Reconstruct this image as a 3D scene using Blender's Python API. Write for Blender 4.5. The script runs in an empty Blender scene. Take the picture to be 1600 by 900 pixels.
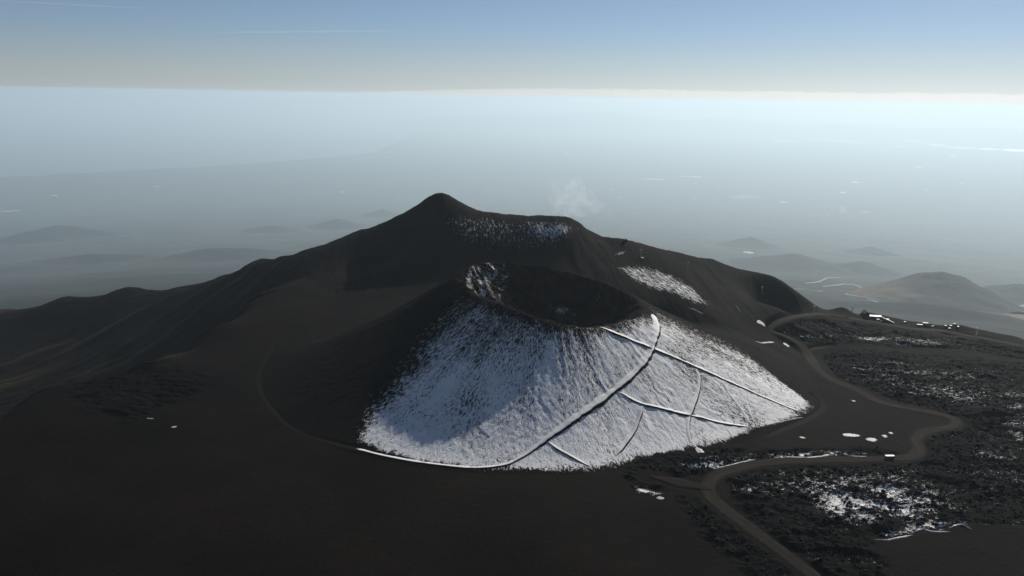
import bpy, math, random
import numpy as np
from mathutils import Vector, Matrix

# ------------------------------------------------------------------ camera, sky, sun, exposure
scene = bpy.context.scene
COL = scene.collection
F_PX = 1232.0                      # focal length in pixels of a 1600 px wide frame
CAM_Z = 300.0
PITCH = math.radians(13.6)
ROLL = math.radians(1.0)
SUN_AZ = math.radians(33.0)        # to the right of the view direction (+Y)
SUN_EL = math.radians(29.6)
ZSEA = -4980.0

f_ = np.array([0.0, math.cos(PITCH), -math.sin(PITCH)])
u_ = np.array([0.0, math.sin(PITCH), math.cos(PITCH)])
r_ = np.array([1.0, 0.0, 0.0])
RX = r_ * math.cos(ROLL) + u_ * math.sin(ROLL)
UX = u_ * math.cos(ROLL) - r_ * math.sin(ROLL)
CAM = np.array([0.0, 0.0, CAM_Z])

cam_data = bpy.data.cameras.new('camera')
cam_data.sensor_width = 36.0
cam_data.lens = 36.0 * F_PX / 1600.0
cam_data.clip_start = 1.0
cam_data.clip_end = 1500000.0
cam = bpy.data.objects.new('camera', cam_data)
COL.objects.link(cam)
cam.matrix_world = Matrix(((RX[0], UX[0], -f_[0], CAM[0]), (RX[1], UX[1], -f_[1], CAM[1]),
                           (RX[2], UX[2], -f_[2], CAM[2]), (0, 0, 0, 1)))
scene.camera = cam

world = bpy.data.worlds.new('World')
scene.world = world
world.use_nodes = True
wn = world.node_tree
bg = wn.nodes['Background']
sky = wn.nodes.new('ShaderNodeTexSky')
sky.sky_type = 'NISHITA'
sky.sun_disc = False
sky.sun_elevation = SUN_EL
sky.sun_rotation = SUN_AZ
sky.altitude = 2800
sky.air_density = 1.0
sky.dust_density = 1.0
sky.ozone_density = 4.2
hsv = wn.nodes.new('ShaderNodeHueSaturation')
hsv.inputs['Saturation'].default_value = 0.86
wn.links.new(sky.outputs[0], hsv.inputs['Color'])
# thin dust above the inversion: the lowest degrees of the sky lose their colour, all the way round
w_tc = wn.nodes.new('ShaderNodeTexCoord'); w_sep = wn.nodes.new('ShaderNodeSeparateXYZ'); w_mr = wn.nodes.new('ShaderNodeMapRange')
wn.links.new(w_tc.outputs['Generated'], w_sep.inputs[0]); wn.links.new(w_sep.outputs['Z'], w_mr.inputs[0])
w_mr.inputs[1].default_value = 0.0; w_mr.inputs[2].default_value = 0.075; w_mr.inputs[3].default_value = 0.70; w_mr.inputs[4].default_value = 0.0
w_bw = wn.nodes.new('ShaderNodeRGBToBW'); wn.links.new(hsv.outputs[0], w_bw.inputs[0])
w_tint = wn.nodes.new('ShaderNodeMix'); w_tint.data_type = 'RGBA'; w_tint.blend_type = 'MULTIPLY'; w_tint.inputs[0].default_value = 1.0
wn.links.new(w_bw.outputs[0], w_tint.inputs[6]); w_tint.inputs[7].default_value = (0.97, 1.03, 1.07, 1)
w_mix = wn.nodes.new('ShaderNodeMix'); w_mix.data_type = 'RGBA'
wn.links.new(w_mr.outputs[0], w_mix.inputs[0]); wn.links.new(hsv.outputs[0], w_mix.inputs[6]); wn.links.new(w_tint.outputs[2], w_mix.inputs[7])
wn.links.new(w_mix.outputs[2], bg.inputs[0])
bg.inputs[1].default_value = 0.063

sun_data = bpy.data.lights.new('sun', 'SUN')
sun_data.energy = 5.0
sun_data.angle = math.radians(0.55)
sun_data.color = (1.0, 0.935, 0.84)
sun = bpy.data.objects.new('sun', sun_data)
COL.objects.link(sun)
SUN_DIR = Vector((math.sin(SUN_AZ) * math.cos(SUN_EL), math.cos(SUN_AZ) * math.cos(SUN_EL), math.sin(SUN_EL)))
sun.rotation_euler = SUN_DIR.to_track_quat('Z', 'Y').to_euler()
sun.location = (400, 400, 900)

scene.view_settings.view_transform = 'Standard'
scene.view_settings.look = 'None'
scene.view_settings.gamma = 1.0
scene.view_settings.exposure = 0.0
scene.view_settings.use_curve_mapping = False
scene.render.engine = 'CYCLES'
scene.cycles.use_denoising = True
scene.cycles.max_bounces = 6
scene.cycles.volume_bounces = 3
scene.cycles.volume_step_rate = 2.0
scene.cycles.volume_max_steps = 128

HAZE_DENSITY = 2.25e-5
HAZE_COLOR = (0.745, 0.905, 1.0)
HAZE_G = 0.36

# ------------------------------------------------------------------ noise and projection helpers
def _hash(ix, iy, seed):
    h = (ix.astype(np.int64) * 374761393 + iy.astype(np.int64) * 668265263 + seed * 974634777) & 0xFFFFFFFF
    h = ((h ^ (h >> 13)) * 1274126177) & 0xFFFFFFFF
    h = h ^ (h >> 16)
    return (h & 0xFFFFFF) / float(0xFFFFFF)

def vnoise(x, y, seed=0):
    x0 = np.floor(x); y0 = np.floor(y)
    fx = x - x0; fy = y - y0
    sx = fx * fx * fx * (fx * (fx * 6 - 15) + 10); sy = fy * fy * fy * (fy * (fy * 6 - 15) + 10)
    a = _hash(x0, y0, seed); b = _hash(x0 + 1, y0, seed); c = _hash(x0, y0 + 1, seed); d = _hash(x0 + 1, y0 + 1, seed)
    return (a + (b - a) * sx) * (1 - sy) + (c + (d - c) * sx) * sy      # 0..1

def fbm(x, y, octaves=4, seed=0, gain=0.5):
    t = 0.0; amp = 1.0; tot = 0.0
    c, s = math.cos(0.6), math.sin(0.6)
    for o in range(octaves):
        t = t + amp * (vnoise(x, y, seed + o * 17) * 2 - 1); tot += amp; amp *= gain
        x, y = (x * c - y * s) * 2.03 + 11.3, (x * s + y * c) * 2.03 - 7.7
    return t / tot                                                       # about -1..1

def ridged(x, y, octaves=4, seed=0):
    t = 0.0; amp = 1.0; tot = 0.0
    for o in range(octaves):
        n = 1 - np.abs(vnoise(x, y, seed + o * 31) * 2 - 1)
        t = t + amp * n * n; tot += amp; amp *= 0.52
        x, y = (x * 0.82 - y * 0.57) * 2.07 + 3.1, (x * 0.57 + y * 0.82) * 2.07 + 5.9
    return t / tot

def sstep(a, b, x):
    t = np.clip((x - a) / (b - a), 0, 1)
    return t * t * (3 - 2 * t)

def ray(u, v):
    d = f_ + RX * ((u - 800.0) / F_PX) - UX * ((v - 450.0) / F_PX)
    return d / np.linalg.norm(d)

def at_y(u, v, Y):
    d = ray(u, v); return CAM + d * (Y / d[1])

def at_z(u, v, z):
    d = ray(u, v); return CAM + d * ((z - CAM_Z) / d[2])

# ------------------------------------------------------------------ the shape of the land (height functions in metres)
ctrl = []
def cz(*rows):
    for u, v, z in rows: ctrl.append(at_z(u, v, z))
def cy(*rows):
    for u, v, Y in rows: ctrl.append(at_y(u, v, Y))
# the ash plain and the lava ground
cz((-200, 900, 4), (0, 900, 5), (400, 900, 0), (800, 900, -4), (1200, 900, -3), (1600, 900, 0), (1800, 900, 0),
   (-200, 760, 8), (0, 780, 8), (200, 700, 6), (400, 720, 3), (600, 770, 0), (800, 770, 0), (1000, 790, -3),
   (1200, 800, -4), (1400, 790, -4), (1600, 770, -4), (1800, 760, -4), (1080, 720, -5), (1300, 690, -9),
   (1500, 690, -10), (1650, 660, -13), (1310, 610, -15), (1460, 600, -17), (1640, 600, -20), (1240, 545, -22),
   (1400, 545, -28), (1620, 562, -31), (1215, 505, -27), (1330, 503, -38), (1480, 522, -43), (1620, 545, -48),
   (330, 640, 6), (420, 590, 6), (300, 560, 8), (450, 520, 11), (540, 480, 17), (480, 465, 18))
for xx in (-500, -200, 100, 400, 700):
    ctrl.append(np.array([xx, 150.0, 6.0])); ctrl.append(np.array([xx, -300.0, 20.0]))
# under the cone
for xx, yy, zz in ((0, 720, 1), (60, 820, 0), (120, 900, 4), (0, 950, 14), (180, 780, -8), (-110, 880, 10), (200, 980, 6)):
    ctrl.append(np.array([xx, yy, zz], float))
# plain edge on the left, and the drop behind it
edge = [(-80, 690, 11), (0, 650, 11), (60, 607, 10), (170, 594, 9), (250, 562, 9), (330, 513, 11), (390, 474, 14), (420, 452, 18)]
cz(*edge)
for u, v, z in edge[:6]:
    p = at_z(u, v, z); ctrl.append(p + np.array([-70, 110, -85.0])); ctrl.append(p + np.array([-150, 260, -190.0]))
for u, v, z in edge[6:]:
    p = at_z(u, v, z); ctrl.append(p + np.array([-40, 90, -35.0]))
# the wall of the valley on the left
cy((-120, 500, 1800), (0, 484, 1760), (100, 464, 1730), (200, 448, 1700), (290, 446, 1650), (350, 430, 1590), (400, 406, 1530),
   (0, 560, 1480), (120, 545, 1480), (200, 505, 1500), (300, 482, 1470), (370, 446, 1450), (-120, 580, 1500), (60, 520, 1600))
# La Montagna behind: its crest and its face
crest = [(440, 400, 1480), (500, 383, 1430), (560, 361, 1390), (612, 341, 1345), (652, 320, 1315), (672, 307, 1304), (686, 303, 1300), (700, 307, 1297), (732, 325, 1288),
         (770, 333, 1272), (810, 337, 1252), (850, 338, 1235), (878, 339, 1222), (892, 341, 1216), (905, 350, 1210), (925, 365, 1203),
         (945, 377, 1192), (958, 374, 1196), (977, 374, 1205), (1010, 383, 1215), (1050, 394, 1225), (1095, 403, 1230), (1110, 404, 1230),
         (1150, 420, 1225), (1200, 430, 1215), (1225, 444, 1205), (1255, 465, 1190), (1290, 487, 1165)]
cy(*crest)
cy((470, 432, 1240), (560, 430, 1200), (600, 405, 1260), (640, 370, 1265), (620, 450, 1120), (700, 440, 1110), (700, 385, 1185), (690, 345, 1250), (800, 410, 1140),
   (790, 375, 1178), (870, 395, 1140), (880, 365, 1172), (940, 430, 1080), (960, 405, 1130), (1020, 430, 1100), (1100, 440, 1110), (1050, 460, 1040),
   (1150, 470, 1080), (1120, 500, 990), (1210, 480, 1100), (1260, 490, 1120))
for u, v, Y in crest[::2]:
    p = at_y(u, v, Y)
    ctrl.append(p + np.array([0.06 * p[0], 110, -60.0])); ctrl.append(p + np.array([0.15 * p[0], 330, -190.0]))
for u, v, Y in ((-120, 500, 1800), (0, 484, 1760), (100, 464, 1730), (200, 448, 1700), (290, 446, 1650), (400, 406, 1530)):
    p = at_y(u, v, Y); ctrl.append(p + np.array([-30, 120, -70.0]))
# right hand brow of the plateau
brow = [(1300, 486, 1190), (1318, 481, 1200), (1345, 490, 1215), (1400, 498, 1205), (1450, 505, 1195), (1500, 508, 1200), (1540, 517, 1170), (1600, 531, 1130), (1700, 552, 1060)]
cy(*brow)
for u, v, Y in brow:
    p = at_y(u, v, Y); ctrl.append(p + np.array([10, 60, -40.0])); ctrl.append(p + np.array([60, 300, -170.0]))
ctrl = np.array(ctrl)
keep = []
for i, p in enumerate(ctrl):
    if all(np.hypot(*(p - ctrl[j])[:2]) > 9.0 for j in keep): keep.append(i)
ctrl = ctrl[keep]
RC = 13.0
def _phi(x, y): 
    return np.sqrt((x[:, None] - ctrl[None, :, 0]) ** 2 + (y[:, None] - ctrl[None, :, 1]) ** 2 + RC * RC)
_A = _phi(ctrl[:, 0], ctrl[:, 1])
_n = len(ctrl)
_M = np.zeros((_n + 3, _n + 3)); _M[:_n, :_n] = _A - 0.2 * np.eye(_n)
_M[:_n, _n] = 1; _M[:_n, _n + 1] = ctrl[:, 0] / 1000; _M[:_n, _n + 2] = ctrl[:, 1] / 1000; _M[_n:, :_n] = _M[:_n, _n:].T
_W = np.linalg.solve(_M, np.concatenate([ctrl[:, 2], np.zeros(3)]))

_fd = np.array([0, 1600, 2000, 3000, 4000, 5400, 8600, 15360, 23200, 32800, 40000, 47200, 57600, 900000.])
_fz = np.array([-100, -185, -280, -512, -735, -1006, -1630, -2804, -3604, -4404, -4852, -4958, ZSEA, ZSEA])
def z_flank(x, y):
    d = np.hypot(x, y)
    z = np.interp(d, _fd, _fz)
    k = sstep(1700, 4000, d) * (1 - sstep(34000, 51000, d))
    return z + k * (52 * fbm(x / 2000, y / 2000, 5, 71) + 11 * fbm(x / 380, y / 380, 3, 72))

def z_rbf(x, y):
    x = np.asarray(x, float).ravel(); y = np.asarray(y, float).ravel()
    out = np.empty_like(x)
    for i in range(0, len(x), 40000):
        s = slice(i, i + 40000)
        out[s] = _phi(x[s], y[s]) @ _W[:_n] + _W[_n] + _W[_n + 1] * x[s] / 1000 + _W[_n + 2] * y[s] / 1000
    return out

# the cinder cone: rim and foot as loops round its axis
CX, CY = 42.0, 818.0
rim_px = [(712, 428, 835), (735, 413, 860), (762, 406, 878), (800, 408, 888), (850, 414, 892), (900, 425, 890), (950, 441, 878),
          (985, 459, 858), (1003, 478, 830), (1000, 490, 802), (975, 498, 778), (940, 507, 757), (900, 508, 744), (860, 499, 743),
          (820, 485, 752), (785, 471, 770), (750, 460, 787), (725, 447, 808)]
foot_px = [(455, 672), (407, 600), (425, 545), (545, 706), (640, 728), (740, 741), (850, 742), (940, 740), (1000, 722), (1130, 697),
           (1190, 676), (1255, 655), (1290, 630), (1275, 590), (1215, 540)]
def z_base_only(x, y): return z_rbf(x, y)
def march(us, vs, zf, t0=250.0, t1=2300.0, step=5.0):
    out = []
    for u, v in zip(us, vs):
        d = ray(u, v); t = np.arange(t0, t1, step)
        P = CAM + d[None] * t[:, None]
        below = np.nonzero(P[:, 2] < zf(P[:, 0], P[:, 1]))[0]
        if len(below) == 0: out.append(None); continue
        k = max(below[0], 1); a, b = t[k - 1], t[k]
        tt = np.linspace(a, b, 24); Q = CAM + d[None] * tt[:, None]
        j = np.nonzero(Q[:, 2] < zf(Q[:, 0], Q[:, 1]))[0]
        out.append(Q[j[0] if len(j) else -1])
    return out
rimP = np.array([at_y(*r) for r in rim_px])
footP = np.array([p for p in march([p[0] for p in foot_px], [p[1] for p in foot_px], z_base_only)])
footP = np.vstack([footP, [[CX + 205, CY + 150, 0], [CX + 120, CY + 205, 0], [CX + 10, CY + 225, 0], [CX - 110, CY + 205, 0], [CX - 200, CY + 140, 0]]])
TH = np.linspace(-math.pi, math.pi, 1441)
def loop(P, val, smooth):
    th = np.arctan2(P[:, 1] - CY, P[:, 0] - CX); o = np.argsort(th); th = th[o]; val = val[o]
    th = np.concatenate([th - 2 * math.pi, th, th + 2 * math.pi]); val = np.tile(val, 3)
    g = np.interp(TH, th, val)[:-1]
    k = np.exp(-0.5 * (np.arange(-120, 121) / smooth) ** 2); k /= k.sum()
    g = np.convolve(np.concatenate([g[-120:], g, g[:120]]), k, 'valid')
    return np.append(g, g[0])
RIM_R = loop(rimP, np.hypot(rimP[:, 0] - CX, rimP[:, 1] - CY), 16)
RIM_Z = loop(rimP, rimP[:, 2], 12)
FOOT_R = loop(footP, np.hypot(footP[:, 0] - CX, footP[:, 1] - CY), 28)

def cone_coords(x, y):
    dx, dy = x - CX, y - CY
    r = np.hypot(dx, dy); th = np.arctan2(dy, dx)
    return r, th, np.interp(th, TH, RIM_R), np.interp(th, TH, RIM_Z), np.interp(th, TH, FOOT_R)

def z_smooth(x, y):
    x = np.asarray(x, float); y = np.asarray(y, float); shp = x.shape
    x = x.ravel(); y = y.ravel()
    z = z_rbf(x, y)
    d = np.hypot(x, y)
    k = sstep(1930, 2150, y)
    z = z * (1 - k) + (z_flank(x, y) - 18) * k
    r, th, rr, rz, rb = cone_coords(x, y)
    t = (r - rr) / (rb - rr)
    out = z + (rz - z) * np.clip(1 - t, 0, 3) ** 1.36
    rz = rz + 1.8 * fbm(th * 9, np.zeros_like(th), 4, 29)
    floor = 52 + 8 * np.cos(th - 2.6)
    ins = floor + (rz - floor) * np.clip(r / rr, 0, 1.2) ** 1.9
    h = 3.0
    cone = -h * np.log(np.exp(-np.clip(out, -200, 400) / h) + np.exp(-np.clip(ins, -200, 400) / h))     # rounded lip
    cone = np.where(r < rr * 1.35, cone, out)
    z = np.where(r < rb, cone, z)
    return z.reshape(shp)

def hits(pts, zf=z_smooth, **kw):
    return [p for p in march([p[0] for p in pts], [p[1] for p in pts], zf, **kw) if p is not None]

def resample(P, step):
    P = np.asarray(P, float)
    # centripetal-ish Catmull-Rom in plan, then even spacing
    Q = []
    n = len(P)
    for i in range(n - 1):
        p0 = P[max(i - 1, 0)]; p1 = P[i]; p2 = P[i + 1]; p3 = P[min(i + 2, n - 1)]
        for t in np.linspace(0, 1, 12, endpoint=False):
            Q.append(0.5 * ((2 * p1) + (-p0 + p2) * t + (2 * p0 - 5 * p1 + 4 * p2 - p3) * t * t + (-p0 + 3 * p1 - 3 * p2 + p3) * t ** 3))
    Q.append(P[-1]); Q = np.array(Q)
    s = np.concatenate([[0], np.cumsum(np.hypot(np.diff(Q[:, 0]), np.diff(Q[:, 1])))])
    m = max(int(s[-1] / step), 2)
    ss = np.linspace(0, s[-1], m + 1)
    return np.stack([np.interp(ss, s, Q[:, k]) for k in range(3)], 1)

def smooth1(a, n):
    k = np.ones(2 * n + 1) / (2 * n + 1)
    return np.convolve(np.concatenate([np.full(n, a[0]), a, np.full(n, a[-1])]), k, 'valid')

# ---- routes, drawn where they lie on the ground
road_px = {
 'main': ([(1330, 955), (1270, 900), (1225, 865), (1180, 832), (1135, 798), (1108, 772), (1110, 751), (1136, 736), (1190, 724), (1260, 719), (1330, 718),
           (1395, 717), (1428, 712), (1436, 700), (1430, 688), (1440, 677), (1462, 671), (1487, 667), (1494, 660), (1484, 652), (1455, 645), (1412, 637),
           (1372, 627), (1337, 609), (1300, 593), (1276, 575), (1264, 558), (1252, 543), (1232, 528), (1210, 517), (1206, 509), (1222, 500), (1250, 494), (1285, 491),
           (1320, 496)], 11.0),
 'parking': ([(1300, 493), (1340, 499), (1380, 506), (1430, 514), (1470, 518), (1520, 525), (1560, 533), (1610, 544), (1660, 556)], 15.0),
 'spur': ([(1112, 765), (1075, 757), (1040, 749), (1015, 744)], 17.0),
 'foot': ([(1190, 688), (1225, 672), (1262, 656), (1284, 641), (1284, 628), (1272, 618)], 5.5),
 'bend': ([(1262, 552), (1275, 545), (1300, 541)], 12.0),
 'west': ([(428, 541), (412, 565), (403, 592), (412, 622), (438, 655), (475, 680), (520, 692), (560, 703)], 2.0),
}
roads = {}
for k, (px, w) in road_px.items():
    P = resample(hits(px), 4.0)
    z = z_smooth(P[:, 0], P[:, 1]); P[:, 2] = smooth1(z, 8)
    roads[k] = (P, w)

def dist_to(P, x, y, reach):
    """distance of points to a polyline (inf beyond reach) and the line's height there"""
    D = np.full(x.shape, np.inf); Z = np.zeros(x.shape)
    for a, b in zip(P[:-1], P[1:]):
        m = np.nonzero((x > min(a[0], b[0]) - reach) & (x < max(a[0], b[0]) + reach) & (y > min(a[1], b[1]) - reach) & (y < max(a[1], b[1]) + reach))[0]
        if len(m) == 0: continue
        d = b - a; L = d[0] ** 2 + d[1] ** 2 + 1e-9
        t = np.clip(((x[m] - a[0]) * d[0] + (y[m] - a[1]) * d[1]) / L, 0, 1)
        dd = np.hypot(x[m] - a[0] - t * d[0], y[m] - a[1] - t * d[1])
        better = dd < D[m]
        D[m[better]] = dd[better]; Z[m[better]] = (a[2] + t * d[2])[better]
    return D, Z

def poly_sd(poly, x, y, reach=60.0):
    """signed distance to a plan polygon, positive inside; clipped at +-reach"""
    P = np.asarray(poly)[:, :2]
    ok = np.nonzero((x > P[:, 0].min() - reach) & (x < P[:, 0].max() + reach) & (y > P[:, 1].min() - reach) & (y < P[:, 1].max() + reach))[0]
    out = np.full(x.shape, -reach)
    if len(ok) == 0: return out
    px, py = x[ok], y[ok]
    D = np.full(len(ok), reach); inside = np.zeros(len(ok), bool)
    for i in range(len(P)):
        a, b = P[i], P[(i + 1) % len(P)]; d = b - a
        t = np.clip(((px - a[0]) * d[0] + (py - a[1]) * d[1]) / (d @ d + 1e-9), 0, 1)
        D = np.minimum(D, np.hypot(px - a[0] - t * d[0], py - a[1] - t * d[1]))
        c = (a[1] > py) != (b[1] > py)
        with np.errstate(divide='ignore', invalid='ignore'):
            c &= px < (b[0] - a[0]) * (py - a[1]) / (b[1] - a[1]) + a[0]
        inside ^= c
    out[ok] = np.where(inside, D, -D)
    return out

def area(pts): return np.array(hits(pts))

AREA = dict(
 cone=area([(703, 474), (668, 520), (632, 580), (590, 635), (560, 690), (640, 718), (740, 735), (800, 738), (880, 740), (948, 741), (995, 717), (1130, 692),
            (1182, 670), (1258, 652), (1282, 640), (1235, 606), (1180, 566), (1125, 530), (1070, 508), (1035, 494), (1005, 489), (975, 500), (940, 509), (900, 510),
            (860, 502), (820, 488), (785, 474), (750, 464), (722, 458)]),
 hill=area([(690, 332), (735, 333), (800, 342), (850, 344), (886, 346), (908, 358), (893, 378), (850, 398), (790, 400), (715, 388), (684, 358)]),
 hill_lit=area([(800, 341), (850, 343), (884, 346), (906, 358), (892, 376), (868, 388), (840, 372)]),
 ridge=area([(955, 416), (1000, 411), (1045, 423), (1085, 447), (1120, 480), (1085, 478), (1030, 456), (985, 438)]),
 hut=area([(952, 397), (965, 391), (980, 389), (978, 398), (962, 400)]),
 crater_w=area([(722, 416), (760, 410), (795, 413), (802, 436), (790, 460), (760, 468), (725, 446)]),
 crater_n=area([(845, 474), (885, 470), (905, 480), (908, 500), (868, 498)]),
 crater_e=area([(932, 452), (958, 456), (954, 472), (934, 480), (925, 470)]),
 lava=area([(1128, 748), (1190, 733), (1300, 727), (1425, 724), (1448, 700), (1442, 686), (1470, 676), (1502, 668), (1504, 652), (1450, 636), (1395, 625), (1345, 604), (1310, 590),
            (1290, 570), (1285, 552), (1310, 545), (1420, 552), (1680, 575), (1680, 800), (1600, 818), (1520, 820), (1440, 830), (1365, 845), (1395, 905), (1300, 905), (1240, 868), (1190, 828), (1150, 790)]),
 lava_n=area([(975, 745), (985, 722), (1040, 704), (1130, 700), (1185, 703), (1370, 700), (1410, 708), (1395, 714), (1200, 718), (1130, 730), (1098, 745), (1010, 740), (1045, 765), (1035, 778), (995, 768)]),
 lava_s=area([(1060, 775), (1090, 780), (1150, 820), (1240, 890), (1250, 930), (1190, 920), (1120, 860), (1070, 810)]),
 lava_e=area([(1215, 512), (1240, 500), (1330, 503), (1430, 519), (1520, 530), (1680, 560), (1680, 572), (1500, 545), (1380, 540), (1300, 536), (1262, 534)]),
 lava_m=area([(400, 432), (450, 425), (560, 445), (600, 455), (520, 462), (420, 450)]),
 lava_w=area([(60, 605), (150, 585), (260, 572), (330, 585), (300, 625), (200, 660), (120, 640)]),
 sn_low=area([(1140, 752), (1230, 733), (1330, 730), (1440, 728), (1470, 765), (1515, 790), (1480, 815), (1380, 822), (1300, 812), (1250, 770), (1160, 775)]),
 sn_low2=area([(1285, 800), (1310, 790), (1370, 792), (1400, 800), (1370, 818), (1300, 815)]),
 sn_far=area([(1300, 565), (1400, 560), (1600, 590), (1680, 600), (1680, 690), (1560, 650), (1500, 630), (1400, 620), (1330, 590)]),
 sn_edge=area([(1560, 645), (1620, 645), (1660, 690), (1590, 685), (1562, 665)]),
 sn_mid=area([(1500, 680), (1600, 690), (1640, 760), (1540, 790), (1480, 740)]),
 sn_n=area([(1060, 725), (1110, 712), (1180, 706), (1192, 714), (1130, 728), (1075, 740)]),
 sn_n2=area([(1195, 706), (1300, 704), (1365, 706), (1362, 716), (1210, 715)]),
 sn_e=area([(1225, 521), (1300, 521), (1390, 524), (1450, 530), (1500, 538), (1460, 542), (1360, 534), (1260, 528)]),
 sn_blue=area([(990, 757), (1025, 768), (1040, 772), (1020, 776), (995, 770)]),
 sn_se=area([(1365, 842), (1430, 828), (1515, 822), (1512, 812), (1440, 812), (1380, 828)]),
)
plain_edge = area([(-150, 720), (-60, 690), (0, 655), (60, 610), (170, 598), (250, 566), (330, 517), (390, 479), (425, 458)])

# ------------------------------------------------------------------ materials
def new_mat(name):
    m = bpy.data.materials.new(name); m.use_nodes = True
    nt = m.node_tree; nt.nodes.clear()
    out = nt.nodes.new('ShaderNodeOutputMaterial')
    return m, nt, out

class NT:
    """small helper to write node graphs as expressions"""
    def __init__(s, nt): s.nt = nt
    def link(s, a, b): s.nt.links.new(a, b)
    def node(s, t, **kw):
        n = s.nt.nodes.new(t)
        for k, v in kw.items(): setattr(n, k, v)
        return n
    def put(s, sock, v):
        if isinstance(v, bpy.types.NodeSocket): s.nt.links.new(v, sock)
        else: sock.default_value = v
    def math(s, op, a, b=0.0, c=None, clamp=False):
        n = s.node('ShaderNodeMath', operation=op); n.use_clamp = clamp
        s.put(n.inputs[0], a); s.put(n.inputs[1], b)
        if c is not None: s.put(n.inputs[2], c)
        return n.outputs[0]
    def mrange(s, v, a, b, c=0.0, d=1.0, smooth=True):
        n = s.node('ShaderNodeMapRange'); n.interpolation_type = 'SMOOTHSTEP' if smooth else 'LINEAR'
        for i, x in enumerate((v, a, b, c, d)): s.put(n.inputs[i], x)
        return n.outputs[0]
    def attr(s, name, vec=False):
        n = s.node('ShaderNodeAttribute'); n.attribute_name = name
        return n.outputs['Vector'] if vec else n.outputs['Fac']
    def noise(s, vec, scale, detail=4.0, rough=0.55, dist=0.0):
        n = s.node('ShaderNodeTexNoise'); n.inputs['Scale'].default_value = scale; n.inputs['Detail'].default_value = detail
        n.inputs['Roughness'].default_value = rough; n.inputs['Distortion'].default_value = dist
        s.link(vec, n.inputs['Vector']); return n.outputs['Fac']
    def mix(s, f, a, b):
        n = s.node('ShaderNodeMix', data_type='RGBA')
        s.put(n.inputs['Factor'], f)
        for nm, v in (('A', a), ('B', b)):
            sock = [i for i in n.inputs if i.name == nm and i.type == 'RGBA'][0]
            s.put(sock, (*v, 1.0) if isinstance(v, tuple) else v)
        return [o for o in n.outputs if o.type == 'RGBA'][0]
    def bump(s, h, strength, dist, normal=None):
        n = s.node('ShaderNodeBump'); n.inputs['Strength'].default_value = strength; n.inputs['Distance'].default_value = dist
        s.link(h, n.inputs['Height'])
        if normal is not None: s.link(normal, n.inputs['Normal'])
        return n.outputs[0]
    def coord(s, which='Object'): return s.node('ShaderNodeTexCoord').outputs[which]
    def vscale(s, v, sc):
        n = s.node('ShaderNodeVectorMath', operation='MULTIPLY'); s.link(v, n.inputs[0]); n.inputs[1].default_value = sc
        return n.outputs[0]
    def bsdf(s, out, color, rough=0.9, normal=None, spec=0.2, metal=0.0):
        b = s.node('ShaderNodeBsdfPrincipled')
        s.put(b.inputs['Base Color'], (*color, 1.0) if isinstance(color, tuple) else color)
        s.put(b.inputs['Roughness'], rough); b.inputs['Specular IOR Level'].default_value = spec; b.inputs['Metallic'].default_value = metal
        if normal is not None: s.link(normal, b.inputs['Normal'])
        s.link(b.outputs[0], out.inputs['Surface']); return b

def plain_mat(name, color, rough=0.7, metal=0.0, spec=0.3, var=0.15, scale=0.8):
    m, nt, out = new_mat(name); g = NT(nt)
    n = g.noise(g.coord(), scale, 4)
    c = g.mix(n, tuple(x * (1 - var) for x in color), tuple(min(x * (1 + var), 1) for x in color))
    g.bsdf(out, c, rough, None, spec, metal); return m

def terrain_material():
    m, nt, out = new_mat('ash_lava_and_snow'); g = NT(nt)
    P = g.coord()
    sc = g.attr('streak', True)
    snow, lava, red, rib_light = g.attr('snow'), g.attr('lava'), g.attr('red'), g.attr('rib_light')
    big = g.noise(P, 0.012, 5, 0.6, 0.4); mid = g.noise(P, 0.09, 5, 0.6); fine = g.noise(P, 0.75, 5, 0.65)
    ash = g.mix(g.mrange(big, 0.3, 0.7), (0.0028, 0.0019, 0.0014), (0.0092, 0.0064, 0.0046))
    ash = g.mix(g.mrange(mid, 0.35, 0.7, 0.0, 0.6), ash, (0.0046, 0.0037, 0.0033))
    lav = g.mix(g.mrange(fine, 0.3, 0.7), (0.0018, 0.0017, 0.0017), (0.0060, 0.0054, 0.0052))
    col = g.mix(lava, ash, lav)
    redc = g.mix(g.mrange(mid, 0.35, 0.65), (0.0045, 0.003, 0.0025), (0.022, 0.0108, 0.0072))
    col = g.mix(red, col, redc)
    col = g.mix(g.math('MULTIPLY', rib_light, g.mrange(fine, 0.4, 0.6)), col, (0.075, 0.058, 0.03))  # sunlight on the valley ribs, painted as pale brown crest lines
    # snow: cover value against a streaky noise
    n1 = g.noise(sc, 1.0, 5, 0.62, 0.3)
    n2 = g.noise(P, 1.1, 3, 0.7)
    nn = g.math('ADD', g.math('MULTIPLY', n1, 0.52), g.math('MULTIPLY', n2, 0.48))
    nn = g.mrange(nn, 0.30, 0.70, 0.0, 1.0, False)
    inv = g.math('SUBTRACT', 1.0, snow)
    mask = g.mrange(g.math('SUBTRACT', nn, inv), -0.02, 0.10)
    mask = g.math('MULTIPLY', mask, g.mrange(snow, 0.02, 0.08))
    sn = g.mix(g.mrange(mid, 0.3, 0.7), (0.72, 0.725, 0.74), (0.84, 0.84, 0.83))
    col = g.mix(mask, col, sn)
    hgt = g.math('ADD', g.math('MULTIPLY', n1, 0.9), g.math('MULTIPLY', fine, 0.45))
    hgt = g.math('ADD', hgt, g.math('MULTIPLY', mask, 0.22))
    nor = g.bump(hgt, 0.85, 1.2)
    g.bsdf(out, col, 0.95, nor, 0.03)
    return m
M_TERRAIN = terrain_material()

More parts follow.
